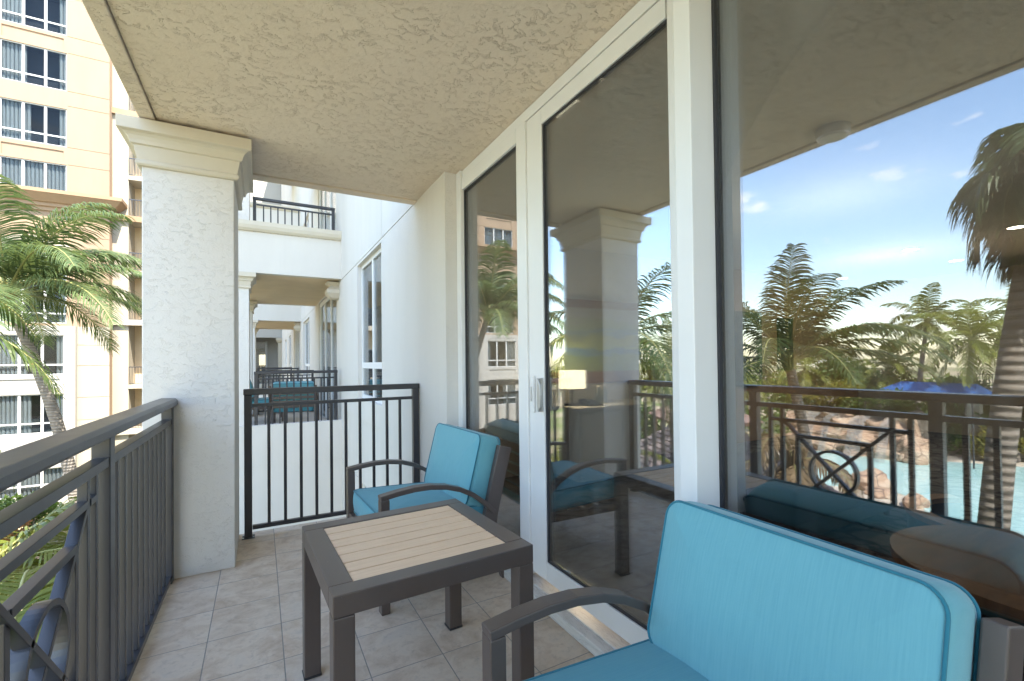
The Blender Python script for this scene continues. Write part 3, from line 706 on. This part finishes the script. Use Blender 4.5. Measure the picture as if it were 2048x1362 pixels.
# ------------------------------------------------------------------ room behind the glass
m=MB(); m.box(1.43,9.8,-5.5,4.45,-.12,.012); struct('carpet_floor',m,M['carpet'])
m=MB(); m.box(1.43,9.8,-5.5,4.45,2.62,2.80); struct('room_ceiling',m,M['room_ceiling'])
m=MB(); m.box(9.8,9.95,-5.5,4.45,-.12,2.8); struct('room_back_wall',m,M['room_wall'])
m=MB(); m.box(1.43,9.95,4.452,4.58,-.12,2.8); m.box(1.43,9.95,-5.6,-5.502,-.12,2.8); struct('room_side_wall',m,M['room_side'])
m=MB(); m.box(5.2,9.79,4.43,4.4515,.013,2.619); struct('room_feature_wall',m,M['feature_wall'])
r=thing('desk','white lacquered desk cabinet against the wall inside the room','desk',(3.42,4.12,.012))
m=MB(); m.box(-.60,.60,-.30,.30,.73,.77); obj('desk_top',m,M['desk_white'],r,.004)
m=MB(); m.box(-.56,.56,-.27,.29,.0,.729); obj('cabinet',m,M['desk_white'],r,.003)
for s in (-1,1): m=MB(); m.box(s*.28-.26,s*.28+.26,-.285,-.271,.08,.70); obj('door',m,M['desk_white'],r,.003)
r=thing('table_lamp','lit table lamp with a square cream shade on the white desk','lamp',(2.97,4.12,.782))
m=MB(); m.box(-.07,.07,-.07,.07,0,.02); m.cyl(0,0,.02,.20,.012,.012,10); obj('base',m,M['black'],r,.002)
m=MB(); m.box(-.115,.115,-.09,.09,.185,.385); obj('shade',m,M['shade_lit'],r,.004)
r=thing('telephone','dark desk telephone beside the lamp','telephone',(3.13,4.0,.782))
m=MB(); m.add([(-.1,-.09,0),(.1,-.09,0),(.1,.09,0),(-.1,.09,0),(-.1,-.09,.02),(.1,-.09,.02),(.1,.09,.06),(-.1,.09,.06)],[(0,3,2,1),(4,5,6,7),(0,1,5,4),(1,2,6,5),(2,3,7,6),(3,0,4,7)]); obj('body',m,M['black'],r,.005)
m=MB(); m.sweep([(-.085,.08,.06),(-.06,.0,.065),(-.085,-.07,.045)],.045,.025,(1,0,0)); obj('handset',m,M['black'],r,.004)
for i,x in enumerate((3.36,3.45)):
    r=thing('water_bottle',['clear water bottle on the desk, left of the pair','clear water bottle on the desk, right of the pair'][i],'bottle',(x,4.15,.782),0,'water bottles on the desk')
    m=MB(); m.tube([(0,0,0),(0,0,.005),(0,0,.14),(0,0,.17),(0,0,.19)],[.03,.032,.032,.014,.013],14); obj('bottle_body',m,M['plastic_clear'],r)
    m=MB(); m.cyl(0,0,.1905,.205,.015,.015,12); obj('cap',m,M['paper'],r)
m=MB(); m.box(3.25,3.52,3.85,4.02,.7825,.788); tag(obj('paper_folder',m,M['paper'],None,.001),'flat cream folder lying on the white desk','folder')
r=thing('framed_art','large striped blue and green abstract canvas in a brown surround on the room wall','artwork',(3.75,4.44,1.50))
m=MB(); m.box(-.95,.95,-.03,.01,-.50,.50); obj('backing_panel',m,M['walnut'],r,.003)
m=MB(); m.box(-.93,.93,-.045,-.031,-.36,.40); obj('canvas',m,M['art'],r,.002)
m=MB()
for k in range(5): m.box(-.62,-.42+.03*(k%2),-.0475,-.0455,.10-k*.025,.106-k*.025)
obj('caption_lines',m,M['black'],r)
r=thing('wall_mirror','tall narrow dark framed mirror on the brown wall deep in the room','mirror',(7.45,4.425,1.50))
m=MB(); m.box(-.20,.20,-.03,.0,-.42,.42); obj('frame',m,M['black'],r,.004)
m=MB(); m.box(-.175,.175,-.034,-.0305,-.395,.395); obj('mirror_glass',m,M['dark'],r)
r=thing('television','black framed television on the brown wall at the left of the wide window','television',(6.15,4.40,1.42))
m=MB(); m.box(-.62,.62,-.03,-.0,.50,.56); m.box(-.62,.62,-.03,-.0,-.56,-.50); m.box(-.62,-.56,-.03,.0,-.50,.50); m.box(.56,.62,-.03,.0,-.50,.50); obj('bezel',m,M['black'],r)
m=MB(); m.box(-.56,.56,-.02,.0,-.50,.50); obj('screen',m,M['screen'],r)
r=thing('round_table','round brown wooden table inside the room behind the near chair','table',(2.32,.47,.012))
m=MB(); m.cyl(0,0,.50,.535,.44,.44,56); obj('table_top',m,M['walnut'],r,.004)
m=MB(); m.cyl(0,0,.03,.4995,.05,.05,20); m.cyl(0,0,0,.03,.28,.26,32); obj('pedestal',m,M['black'],r)
r=thing('tub_chair','navy upholstered chair with a curved wooden rim inside the room','chair',(2.95,.72,.012),R(-8)); r.scale=(1,1,.84)
m=MB()
for k in range(20):
    a0=R(60+k*12);a1=R(60+(k+1)*12)
    for (p,q,z0,z1) in ((a0,a1,.12,.60),): m.quad((.36*math.cos(p),.36*math.sin(p),z0),(.36*math.cos(q),.36*math.sin(q),z0),(.38*math.cos(q),.38*math.sin(q),z1),(.38*math.cos(p),.38*math.sin(p),z1)); m.quad((.30*math.cos(p),.30*math.sin(p),z0),(.30*math.cos(q),.30*math.sin(q),z0),(.32*math.cos(q),.32*math.sin(q),z1),(.32*math.cos(p),.32*math.sin(p),z1))
m.cyl(0,0,.12,.38,.30,.30,24); obj('seat',m,M['navy'],r)
m=MB(); m.sweep([(.35*math.cos(R(60+k*12)),.35*math.sin(R(60+k*12)),.615) for k in range(21)],.03,.075,(0,0,1)); obj('rim',m,M['walnut'],r)
for a in (45,135,225,315): m=MB(); m.cyl(.24*math.cos(R(a)),.24*math.sin(R(a)),0,.119,.015,.02,8); obj('leg',m,M['walnut'],r)
r=thing('bench_seat','dark navy upholstered bench seat inside the room behind the wide window','bench',(3.7,2.15,.012))
m=MB(); cushion(m,0,0,.30,1.5,.9,.24,.012,.04); obj('seat_cushion',m,M['navy'],r)
m=MB(); m.box(-.72,.72,-.42,.42,.07,.18); obj('frame',m,M['black'],r,.004)
for a in (-.66,.66):
    for b in (-.36,.36): m=MB(); m.cyl(a,b,0,.069,.02,.025,10); obj('leg',m,M['walnut'],r)
r=thing('wardrobe','dark plank fronted wardrobe deep inside the room','wardrobe',(8.6,.9,.012))
for k in range(8): m=MB(); m.box(0,.5,-.9+k*.225,-.9+k*.225+.22,.0,2.5); obj('plank',m,M['cabinet_wood'],r,.004)
for i,(x,y) in enumerate(((7.1,2.6),(8.5,2.6),(8.6,4.1),(6.9,1.62),(3.2,2.6))):
    r=thing('downlight','lit round ceiling downlight %s'%['in the middle of the room','beside the middle one, nearer the far wall','nearest the far left corner of the room','closest to the wardrobe','over the desk area'][i],'downlight',(x,y,2.62),0,'downlights in the room ceiling')
    m=MB(); m.cyl(0,0,-.008,-.004,.075,.075,24); obj('lamp',m,M['downlight'],r)
    m=MB(); m.tube([(.085*math.cos(2*math.pi*k/24),.085*math.sin(2*math.pi*k/24),-.004) for k in range(24)],.008,6,True); obj('trim_ring',m,M['paper'],r)
def point(loc,e,col,size=.0):
    l=bpy.data.lights.new('lamp_light','POINT'); l.energy=e; l.color=col; l.shadow_soft_size=size
    o=bpy.data.objects.new('lamp_light',l); C.objects.link(o); o.location=loc
point((2.97,3.95,1.22),5,(1,.78,.52)); point((4.2,2.0,1.9),5,(1,.86,.7)); point((7.2,2.9,1.9),7,(1,.78,.55)); point((8.1,.6,2.3),14,(1,.65,.35))
# ------------------------------------------------------------------ vegetation
def frond(mb,mr,base,az,el,L,droop,nl=46,ll=.62,wind=(0,0,0),rnd=random,twist=0,hang=.8,lw=.034):
    """one pinnate frond: rachis curve plus drooping leaflets"""
    d=Vector((math.cos(az)*math.cos(el),math.sin(az)*math.cos(el),math.sin(el))); p=Vector(base); pts=[]; n=14
    for i in range(n+1):
        pts.append(p.copy()); s=i/n
        d=(d+Vector((0,0,-droop/n*(.4+1.5*s)))+Vector(wind)*(.5/n)).normalized(); p=p+d*(L/n)
    mr.tube(pts,[.026*(1-.85*i/n)*L/3 for i in range(n+1)],5,cap=False)
    for i in range(nl):
        s=.12+.88*(i+.5)/nl; q=s*n; k=min(int(q),n-1); f=q-k; P=pts[k].lerp(pts[k+1],f); t=(pts[k+1]-pts[k]).normalized()
        side=t.cross(Vector((0,0,1)))
        if side.length<.1: side=Vector((1,0,0))
        side.normalize(); up=side.cross(t)
        l0=ll*(.35+.65*math.sin(math.pi*min(1,s*.92+.12))**.7)*rnd.uniform(.85,1.1)
        for sg in (-1,1):
            a=R(38)+R(rnd.uniform(-8,8)); dr=(t*math.sin(a)+side*sg*math.cos(a)+up*(.22+rnd.uniform(-.1,.1))).normalized()
            q0=P; w=t*lw*rnd.uniform(.8,1.15); vs=[]; m_=4
            for j in range(m_+1):
                ww=w*(.55+.6*math.sin(math.pi*min(1,(j+.6)/(m_+.6))))*(1 if j<m_ else .1)
                vs+= [q0-ww*.5,q0+ww*.5]
                dr=(dr+Vector((0,0,-hang*(.18+.5*j/m_)*rnd.uniform(.6,1.2)))+Vector(wind)*.22).normalized(); q0=q0+dr*(l0/m_)
            mb.add(vs,[(2*j,2*j+1,2*j+3,2*j+2) for j in range(m_)])
def palm(name,label,crown,base,L=3.4,nf=22,trunk_r=.15,mat='palm',nl=44,ll=.6,wind=(0,0,0),seed=1,group=None,dead=0,droop=1.5,elmin=-35,elmax=78,lean=.6,azs=None,hang=.8,lw=.034):
    rnd=random.Random(seed); r=thing(name,label,'palm tree',base,0,group)
    b=Vector((0,0,0)); c=Vector(crown)-Vector(base)
    pts=[]; rs=[]
    for i in range(11):
        s=i/10; hor=Vector((c.x,c.y,0))*(s**(1/lean) if lean<1 else s); pts.append(Vector((hor.x,hor.y,c.z*s))); rs.append(trunk_r*(1.35-.5*s if s>.08 else 1.75))
    m=MB(); m.tube(pts,rs,12); obj('trunk',m,M['trunk'],r)
    top=pts[-1]; mb=MB(); mr=MB(); md=MB()
    for i in range(nf):
        az=2.399963*i+rnd.uniform(-.2,.2) if azs is None else R(azs[i%len(azs)]+rnd.uniform(-9,9))
        el=R(elmax-(elmax-elmin)*((i+.5)/nf)**.85+rnd.uniform(-7,7))
        frond(mb,mr,top+Vector((0,0,.05)),az,el,L*rnd.uniform(.82,1.08),droop*rnd.uniform(.75,1.2),nl,ll,wind,rnd,hang=hang,lw=lw)
    cr=obj('crown',mb,M[mat],r); obj('rachis',mr,M['rachis'],cr)
    m=MB()
    for k in range(14):
        a=k*2.4; m.tube([top+Vector((0,0,-.35)),top+Vector((.10*math.cos(a),.10*math.sin(a),-.1)),top+Vector((.26*math.cos(a),.26*math.sin(a),.35))],[.05,.07,.025],6)
    obj('crown_shaft',m,M['rachis'] if not dead else M['palm_dead'],r)
    if dead:
        for i in range(dead):
            az=2.4*i+rnd.uniform(-.3,.3); frond(md,md,top,az,R(rnd.uniform(-35,-5)),L*.75,3.2,26,.5,(0,0,0),rnd)
        obj('dead_fronds',md,M['palm_dead'],r)
    return r
palm('coconut_palm','green coconut palm with a curved ringed trunk beside the pale hotel wing',(-6.6,19.5,3.35),(-5.0,20.2,GZ),4.5,26,.15,'palm_p',96,1.15,(.28,-.1,0),3,lean=.55,droop=1.5,hang=.95,lw=.038,elmin=10)
palm('young_palm','low green palm just outside the front railing at the lower left',(-1.65,4.8,-1.3),(-2.1,5.0,GZ),2.5,30,.13,'palm_y',80,.62,(0,0,0),5,dead=5,droop=1.6,elmax=42,elmin=-12,lw=.028,azs=[100,150,200,250,125,175,225,110,160,215,260,140,190,240])
palm('garden_palm','low green palm behind the railing in the left foreground',(-3.2,8.6,-1.5),(-3.4,8.4,GZ),2.9,22,.13,'palm_y',60,.6,(0,0,0),6,droop=1.4,elmax=48,elmin=-10)
palm('windblown_palm','dark windblown palm reflected at the left edge of the wide window',(-11,8.0,1.1),(-11.6,7.4,GZ),4.1,22,.15,'palm',64,.85,(-.1,-.35,0),8,droop=1.3,hang=.9,lw=.04,elmin=12)
palm('shaggy_palm','low palm with a skirt of hanging dead fronds reflected behind the decorative railing panel',(-6.8,5.5,-.9),(-7.0,5.3,GZ),1.9,10,.2,'palm_dead',48,.55,(0,0,0),9,dead=10,droop=2.6,elmin=-50,hang=1.4)
palm('large_palm','large dark palm with a thick ringed trunk reflected at the right edge of the window',(-4.5,1.45,3.15),(-4.2,2.0,GZ),1.1,26,.125,'palm',60,.65,(0,0,0),10,dead=6,droop=4.2,elmin=-75,hang=1.6,lean=.35)
palm('arching_palm','palm whose arching frond is reflected beside the column in the sliding door',(-4.7,8.3,1.75),(-4.9,8.5,GZ),3.0,18,.14,'palm',50,.7,(0,-.2,0),12,droop=1.8,hang=1.0)
def far(x,y,zc,L,seed,label,mat='palm_far',r=.17,lean=(1.2,.5),nf=20,w=(0,-.5,0)):
    palm('distant_palm',label,(x,y,zc),(x+lean[0],y+lean[1],GZ),L,nf,r,mat,30,.95,w,seed,'palms beyond the pool',droop=1.6,hang=.9,lw=.09)
far(-46,16.8,4.2,4.0,21,'leaning coconut palm standing free beyond the pool, left of the sunlit clump')
far(-40,12.3,2.3,4.4,22,'bushy yellow green palm behind the pillars beyond the pool','palm_y',lean=(-2,1.0),nf=26)
far(-44,10.6,4.0,4.2,23,'tall palm beyond the pool near the reflected thick trunk')
far(-47,20,0.0,4.0,24,'low yellow green palm beyond the rock waterfall','palm_y')
far(-41,24,.2,4.5,25,'yellow green palm behind the left of the waterfall','palm_y')
far(-32,26,-.2,4.0,26,'sunlit yellow palm behind the brown umbrella roof','palm_y',nf=26)
far(-24,24,.6,3.8,27,'sunlit palm reflected in the sliding door above the shingled roof','palm_y',nf=26)
far(-38,29,-.5,4.0,28,'small palm at the far left behind the roofs')
far(-52,9,1.5,4.5,29,'farthest palm at the right beyond the fence')
def shrub(name,label,x,y,z,rx,ry,rz,n,mat,seed,leaf=.12,group=None,cat='shrub'):
    rnd=random.Random(seed); r=thing(name,label,cat,(x,y,z),0,group); m=MB(); st=MB()
    clumps=[(rnd.uniform(-.75,.75)*rx,rnd.uniform(-.75,.75)*ry,rnd.uniform(.35,.95)*rz,rnd.uniform(.25,.5)) for _ in range(12)]
    for i in range(n):
        c=rnd.choice(clumps); a=rnd.uniform(0,6.28); b=math.acos(rnd.uniform(-1,1)); q=rnd.uniform(.5,1)**.5*c[3]
        p=Vector((c[0]+rx*q*math.sin(b)*math.cos(a),c[1]+ry*q*math.sin(b)*math.sin(a),max(.02,c[2]+rz*q*.8*math.cos(b))))
        d=Vector((rnd.uniform(-1,1),rnd.uniform(-1,1),rnd.uniform(-.3,1))).normalized(); s=d.cross(Vector((rnd.uniform(-1,1),rnd.uniform(-1,1),.3))).normalized(); l=leaf*rnd.uniform(.6,1.4)
        m.add([p,p+d*l*.5+s*l*.22,p+d*l,p+d*l*.5-s*l*.22],[(0,1,2,3)])
    for c in clumps: st.tube([(0,0,0),(c[0]*.5,c[1]*.5,c[2]*.5),(c[0],c[1],c[2])],[.05,.035,.012],5)
    obj('foliage',m,M[mat],r); obj('stems',st,M['trunk'],r); return r
sh=[(-38.5,20.6,-2.4,2.2,3,1.6,'shrub_y','yellow leaved shrub on top of the waterfall'),(-38.5,17.0,-2.5,1.8,2.2,1.2,'shrub','green shrub on top of the waterfall, right of the yellow one'),
(-43,21,GZ,4,4,6.3,'shrub','dense green tree mass behind the waterfall'),(-45,13.5,GZ,3.5,3,4.9,'shrub','dense dark tree between the palms beyond the pool'),(-48,9,GZ,4,4,5.4,'shrub','dense tree at the right beyond the fence'),
(-41.5,11.6,GZ,1.0,1.4,2.2,'shrub_y','yellow green bush between the two pillars'),(-42,14.2,GZ,1.2,1.2,1.8,'shrub','green bush left of the left pillar'),(-30,24.5,GZ,4,3,4.2,'shrub','dense bush behind the shingled roof'),
(-50,27,GZ,5,5,6,'shrub','broad tree at the far left horizon'),(-20,26,GZ,3,3,4.6,'shrub','rounded tree behind the dining terrace'),(-54,16,GZ,5,5,4.6,'shrub','broad tree behind the free standing palm'),(-54,3,GZ,6,7,5.4,'shrub','broad tree far to the right')]
for i,(x,y,z,a,b,c,mt,lb) in enumerate(sh): shrub('tree' if c>4 else 'shrub',lb,x,y,z,a,b,c,5200 if c>4 else 1500,mt,40+i,.42 if c>4 else .3,cat='tree' if c>4 else 'shrub')
sl=[(-2.6,7.6,1.2,1.2,1.7,'shrub','green shrub in the bed under the left railing'),(-5.2,13,1.4,1.4,1.6,'shrub','rounded shrub in the garden bed by the palm trunk'),(-7.6,16.5,1.5,1.4,1.3,'shrub_y','yellow green shrub by the curved palm trunk'),(-3.1,11.6,1.2,1.5,2.0,'shrub','tall green shrub against the neighbouring balcony wall'),(-8.6,27.5,2,1.2,1.5,'shrub','green hedge bush below the blue windows'),(-5.6,27,1.5,1.2,1.6,'shrub','bush at the foot of the cream pier'),(-1.6,3.6,.7,1.3,1.9,'shrub_y','leafy plant right below the balcony rail')]
for i,(x,y,a,b,c,mt,lb) in enumerate(sl): shrub('shrub',lb,x,y,GZ,a,b,c,2600,mt,70+i,.2)
shrub('flower_bed','orange flowering plants below the blue ground floor windows',-8.9,24.5,GZ+.4,1.0,.8,1.0,1500,'terracotta',90,.16,cat='flowers')
rnd=random.Random(99); m=MB()
for i in range(16000):
    y=rnd.uniform(-40,110); x=-78+rnd.uniform(-5,5)+.10*abs(y-20); h=4.2+1.5*math.sin(y*.21)+1.1*math.sin(y*.53+1)+.6*math.sin(y*1.3); z=GZ+h*rnd.random()**.6
    d=Vector((rnd.uniform(-.4,1),rnd.uniform(-1,1),rnd.uniform(-.4,1))).normalized(); q=d.cross(Vector((rnd.uniform(-1,1),rnd.uniform(-1,1),.4))).normalized(); l=rnd.uniform(.5,1.1); p=Vector((x,y,z))
    m.add([p,p+d*l*.5+q*l*.25,p+d*l,p+d*l*.5-q*l*.25],[(0,1,2,3)])
tag(obj('tree_line',m,M['palm_far']),'hazy green line of distant trees along the horizon behind the pool','trees',kind='stuff')
# ------------------------------------------------------------------ pool garden
m=MB(); m.box(-400,400,-300,500,GZ-.5,GZ); struct('ground',m,M['ground'])
def poly(pts,z0,z1):
    m=MB(); n=len(pts); m.add([(x,y,z0) for x,y in pts]+[(x,y,z1) for x,y in pts],[tuple(range(n))[::-1],tuple(range(n,2*n))]+[(i,(i+1)%n,(i+1)%n+n,i+n) for i in range(n)]); return m
deck=[(-15,-30),(-43,-30),(-43,8),(-42.6,14.5),(-38,16.5),(-37.5,23),(-29,23),(-23,21),(-15,17)]
struct('pool_deck',poly(deck[::-1],GZ+.001,GZ+.06),M['deck'])
pool=[(-19,-24),(-41.5,-24),(-41.3,8),(-40.6,11),(-38.2,14),(-36.2,16),(-36.0,20),(-33,20.6),(-29,20.2),(-25,19),(-24,17),(-25.5,14.5),(-27.5,12.5),(-26.5,10.5),(-23,9),(-20,6)]
struct('pool_water',poly(pool[::-1],GZ+.064,GZ+.085),M['water'])
def rockmesh(x0,x1,y0,y1,h,nx,nz,seed,thick=3):
    rnd=random.Random(seed)
    from mathutils import noise as N
    m=MB(); vs=[]; n=44; k=16
    for i in range(n+1):
        for j in range(k+1):
            s=i/n; t=j/k; y=y0+(y1-y0)*s; hh=h*(.80+.35*N.noise(Vector((y*.55,seed,0)))) * (1 if .04<s<.96 else .45)
            st=(math.floor(t*4+.5*N.noise(Vector((y*.4,7,seed))))/4)
            x=x0+(x1-x0)*s - (st*.9+t*.6) + .75*N.noise(Vector((y*.8,t*3.5,seed)))+.25*N.noise(Vector((y*2.6,t*9,seed)))
            vs.append((x,y+.2*N.noise(Vector((y,t*5,3+seed))),GZ+hh*min(1,t*1.05)))
    for i in range(n+1): p=vs[i*(k+1)+k]; vs.append((p[0]-thick,p[1],p[2]+.25*N.noise(Vector((p[1],2,seed)))))
    o=(n+1)*(k+1); fs=[]
    for i in range(n):
        for j in range(k): a=i*(k+1)+j; fs.append((a,a+1,a+k+2,a+k+1))
        fs.append((i*(k+1)+k,o+i,o+i+1,(i+1)*(k+1)+k))
    m.add(vs,fs); return m,vs,k
r=thing('rock_waterfall','tan layered rock waterfall at the far side of the pool','waterfall')
mm,rv,kk=rockmesh(-35.2,-36.2,23.5,14.2,3.7,0,0,4); obj('rock_face',mm,M['rock'],r)
for (a,b) in ((17.0,18.0),(19.3,19.8),(20.4,21.4),(15.4,16.0)):
    m=MB(); n=12
    for i in range(n):
        y=a+(b-a)*i/n; 
        m.quad((-34.6,y,GZ+.09),(-34.6,y+(b-a)/n*.4,GZ+.09),(-35.6,y+(b-a)/n*.4,GZ+2.7),(-35.6,y,GZ+2.7))
        m.quad((-35.6,y,GZ+2.7),(-35.6,y+(b-a)/n*.4,GZ+2.7),(-36.6,y+(b-a)/n*.4,GZ+3.0),(-36.6,y,GZ+3.0))
    obj('falling_water',m,M['foam'],r)
def boulder(label,x,y,z,sx,sy,sz,seed):
    from mathutils import noise as N
    bm=bmesh.new(); bmesh.ops.create_icosphere(bm,subdivisions=3,radius=1)
    for v in bm.verts:
        d=1+.35*N.noise(v.co*1.3+Vector((seed,0,0)))+.12*N.noise(v.co*4+Vector((seed,0,0))); v.co=Vector((v.co.x*sx*d,v.co.y*sy*d,v.co.z*sz*d))
    me=bpy.data.meshes.new('boulder'); bm.to_mesh(me); bm.free(); me.materials.append(M['rock']); o=bpy.data.objects.new('boulder',me); C.objects.link(o); o.location=(x,y,z); tag(o,label,'boulder')
boulder('tan flat topped boulder in the pool near the ring of the railing',-27.2,12.9,GZ+.35,1.1,.9,.75,1)
boulder('smaller tan boulder beside the flat topped one in the pool',-25.9,12.0,GZ+.1,.7,.6,.4,2)
boulder('rounded boulder at the right foot of the waterfall',-37,14.6,GZ+.6,1.2,1.0,1.3,3)
boulder('low dark boulder by the curved pool edge',-25.4,10.3,GZ+.2,.7,.5,.45,4)
# pillars, deck fence, blue awning
for i,(x,y) in enumerate(((-43.0,13.15),(-43.0,9.9),(-43.0,7.0))):
    r=thing('terrace_pillar',['cream square pillar carrying the terrace, left one beyond the pool','cream square pillar carrying the terrace, middle one beyond the pool','cream square pillar carrying the terrace, right one beyond the pool'][i],'pillar',(x,y,GZ),0,'pillars of the raised terrace')
    m=MB(); m.box(-.35,.35,-.35,.35,0,4.55); obj('shaft',m,M['cream'],r,.02)
    m=MB(); m.ringprof(-.35,.35,-.35,.35,[(0,4.25),(.1,4.3),(.16,4.5),(.16,4.62),(0,4.63)]); obj('capital',m,M['trim'],r)
m=MB(); m.box(-50,-42.5,4,14,GZ+4.64,GZ+4.9); tag(obj('raised_terrace',m,M['cream'],None,.02),'raised cream terrace slab on square pillars beyond the pool','terrace')
r=thing('terrace_fence','metal picket fence on the raised terrace beyond the pool','fence',(-42.7,9,GZ+4.9))
m=MB(); m.box(-.03,.03,-5,5,1.15,1.2); obj('top_rail',m,M['rail'],r); m=MB(); m.box(-.03,.03,-5,5,.1,.15); obj('bottom_rail',m,M['rail'],r)
m=MB()
for k in range(60): m.box(-.015,.015,-5+k*.168,-5+k*.168+.03,.151,1.149)
obj('pickets',m,M['rail'],r)
r=thing('blue_awning','bright blue canvas awning roof above the pool garden','awning',(-39.5,14.6,GZ+4.75))
m=MB(); m.add([(-2,-3,.0),(2,-3,.0),(2,3.4,-.3),(-2,3.4,-.3),(0,-2.6,.75),(0,1.6,.8)],[(0,1,4),(1,2,5,4),(2,3,5),(3,0,4,5),(0,3,2,1)]); obj('canopy',m,M['blue_tarp'],r)
for a,b in ((-1.9,-2.9),(1.9,-2.9),(1.9,3.2),(-1.9,3.2)): m=MB(); m.cyl(a,b,-4.75,-.31,.05,.05,8); obj('pole',m,M['rail'],r)
# gazebos
def gazebo(name,label,x,y,s,ze,zr,rz=0,post=True,mat='shingle',n=22):
    r=thing(name,label,'gazebo',(x,y,GZ),rz); m=MB(); he=ze-GZ; hr=zr-GZ
    for k in range(n): # overlapping courses of shingles
        t0=k/n; t1=(k+1)/n; a=s*(1-t0)+.15*t0; b=s*(1-t1)+.15*t1; z0=he+(hr-he)*t0; z1=he+(hr-he)*t1
        q=[(-a,-a,z0+.05),(a,-a,z0+.05),(a,a,z0+.05),(-a,a,z0+.05)]; p=[(-b,-b,z1+.01),(b,-b,z1+.01),(b,b,z1+.01),(-b,b,z1+.01)]; u=[(-a,-a,z0-.02),(a,-a,z0-.02),(a,a,z0-.02),(-a,a,z0-.02)]
        for i in range(4):
            j=(i+1)%4; m.quad(q[i],q[j],p[j],p[i]); m.quad(u[i],u[j],q[j],q[i])
    obj('roof',m,M[mat],r)
    for a in (-1,1):
        for b in (-1,1): m=MB(); m.box(a*s*.85-.09,a*s*.85+.09,b*s*.85-.09,b*s*.85+.09,0,he+.02); obj('post',m,M['post_wood'],r,.01)
    m=MB(); e=s*.85
    m.box(-e,e,-e-.06,-e+.06,he-.25,he-.03); m.box(-e,e,e-.06,e+.06,he-.25,he-.03); m.box(-e-.06,-e+.06,-e+.07,e-.07,he-.25,he-.03); m.box(e-.06,e+.06,-e+.07,e-.07,he-.25,he-.03); obj('beam',m,M['post_wood'],r)
    return r
gazebo('shingled_gazebo','shingled hip roof gazebo beyond the railing, reflected behind the balusters',-11.6,11.6,3.6,-3.6,-.65,R(20))
gazebo('garden_cabana','small wooden cabana with a thin roof edge at the foot of the white wing',-9.2,22.0,1.35,-3.2,-2.6,R(10),n=8)
gazebo('dining_pavilion','brown canvas pavilion roof in front of the sunlit palms',-21.5,19.8,2.6,-2.4,-1.0,R(30),mat='umbrella',n=5)
# ------------------------------------------------------------------ sky, sun, camera
w=bpy.data.worlds.new('World'); bpy.context.scene.world=w; w.use_nodes=True; nt=w.node_tree; nt.nodes.clear()
EL=R(57); SD=Vector((.36,-.933,0)).normalized()*math.cos(EL)+Vector((0,0,math.sin(EL)))
sky=nt.nodes.new('ShaderNodeTexSky'); sky.sky_type='NISHITA'; sky.sun_disc=False; sky.sun_elevation=EL; sky.sun_rotation=math.atan2(SD.x,SD.y); sky.air_density=1.2; sky.dust_density=.5; sky.ozone_density=1.2
bg=nt.nodes.new('ShaderNodeBackground'); bg.inputs[1].default_value=.15; out=nt.nodes.new('ShaderNodeOutputWorld')
tc=nt.nodes.new('ShaderNodeTexCoord'); mp=nt.nodes.new('ShaderNodeMapping'); mp.inputs['Scale'].default_value=(1,1,2.4); nz=nt.nodes.new('ShaderNodeTexNoise'); nz.inputs['Scale'].default_value=9.5; nz.inputs['Detail'].default_value=6; nz.inputs['Roughness'].default_value=.5
cr=nt.nodes.new('ShaderNodeValToRGB'); cr.color_ramp.elements[0].position=.615; cr.color_ramp.elements[1].position=.72; cr.color_ramp.elements[1].color=(.75,.75,.75,1)
mx=nt.nodes.new('ShaderNodeMix'); mx.data_type='RGBA'; mx.inputs[7].default_value=(5.2,5.1,5.1,1)
nt.links.new(tc.outputs['Generated'],mp.inputs[0]); nt.links.new(mp.outputs[0],nz.inputs[0]); nt.links.new(nz.outputs[0],cr.inputs[0]); nt.links.new(cr.outputs[0],mx.inputs[0]); nt.links.new(sky.outputs[0],mx.inputs[6]); nt.links.new(mx.outputs[2],bg.inputs[0]); nt.links.new(bg.outputs[0],out.inputs[0])
sl=bpy.data.lights.new('sun','SUN'); sl.energy=3.6; sl.angle=R(.5); sl.color=(1,.93,.82); so=bpy.data.objects.new('sun',sl); C.objects.link(so); so.rotation_euler=SD.to_track_quat('Z','Y').to_euler()
yaw,pitch,roll=5.12618176e-01,1.33958388e-02,-1.15452980e-02
F=Vector((math.sin(yaw)*math.cos(pitch),math.cos(yaw)*math.cos(pitch),math.sin(pitch))); r0=Vector((math.cos(yaw),-math.sin(yaw),0)); u0=r0.cross(F)
c,s=math.cos(roll),math.sin(roll); rr=c*r0+s*u0; uu=-s*r0+c*u0
cam=bpy.data.cameras.new('camera'); co=bpy.data.objects.new('camera',cam); C.objects.link(co)
co.matrix_world=Matrix(((rr.x,uu.x,-F.x,0),(rr.y,uu.y,-F.y,0),(rr.z,uu.z,-F.z,1.27),(0,0,0,1)))
cam.sensor_width=36; cam.lens=921.41/2048*36; cam.shift_x=-(1038.9-1024)/2048; cam.shift_y=(710.55-681)/2048; cam.clip_start=.02; cam.clip_end=2000
sc=bpy.context.scene; sc.camera=co
sc.render.engine='CYCLES'; sc.render.resolution_x=1024; sc.render.resolution_y=681
sc.cycles.max_bounces=10; sc.cycles.transparent_max_bounces=16; sc.cycles.diffuse_bounces=5; sc.cycles.glossy_bounces=5; sc.cycles.use_denoising=True
sc.view_settings.view_transform='Standard'; sc.view_settings.look='None'; sc.view_settings.exposure=2.42; sc.view_settings.gamma=1
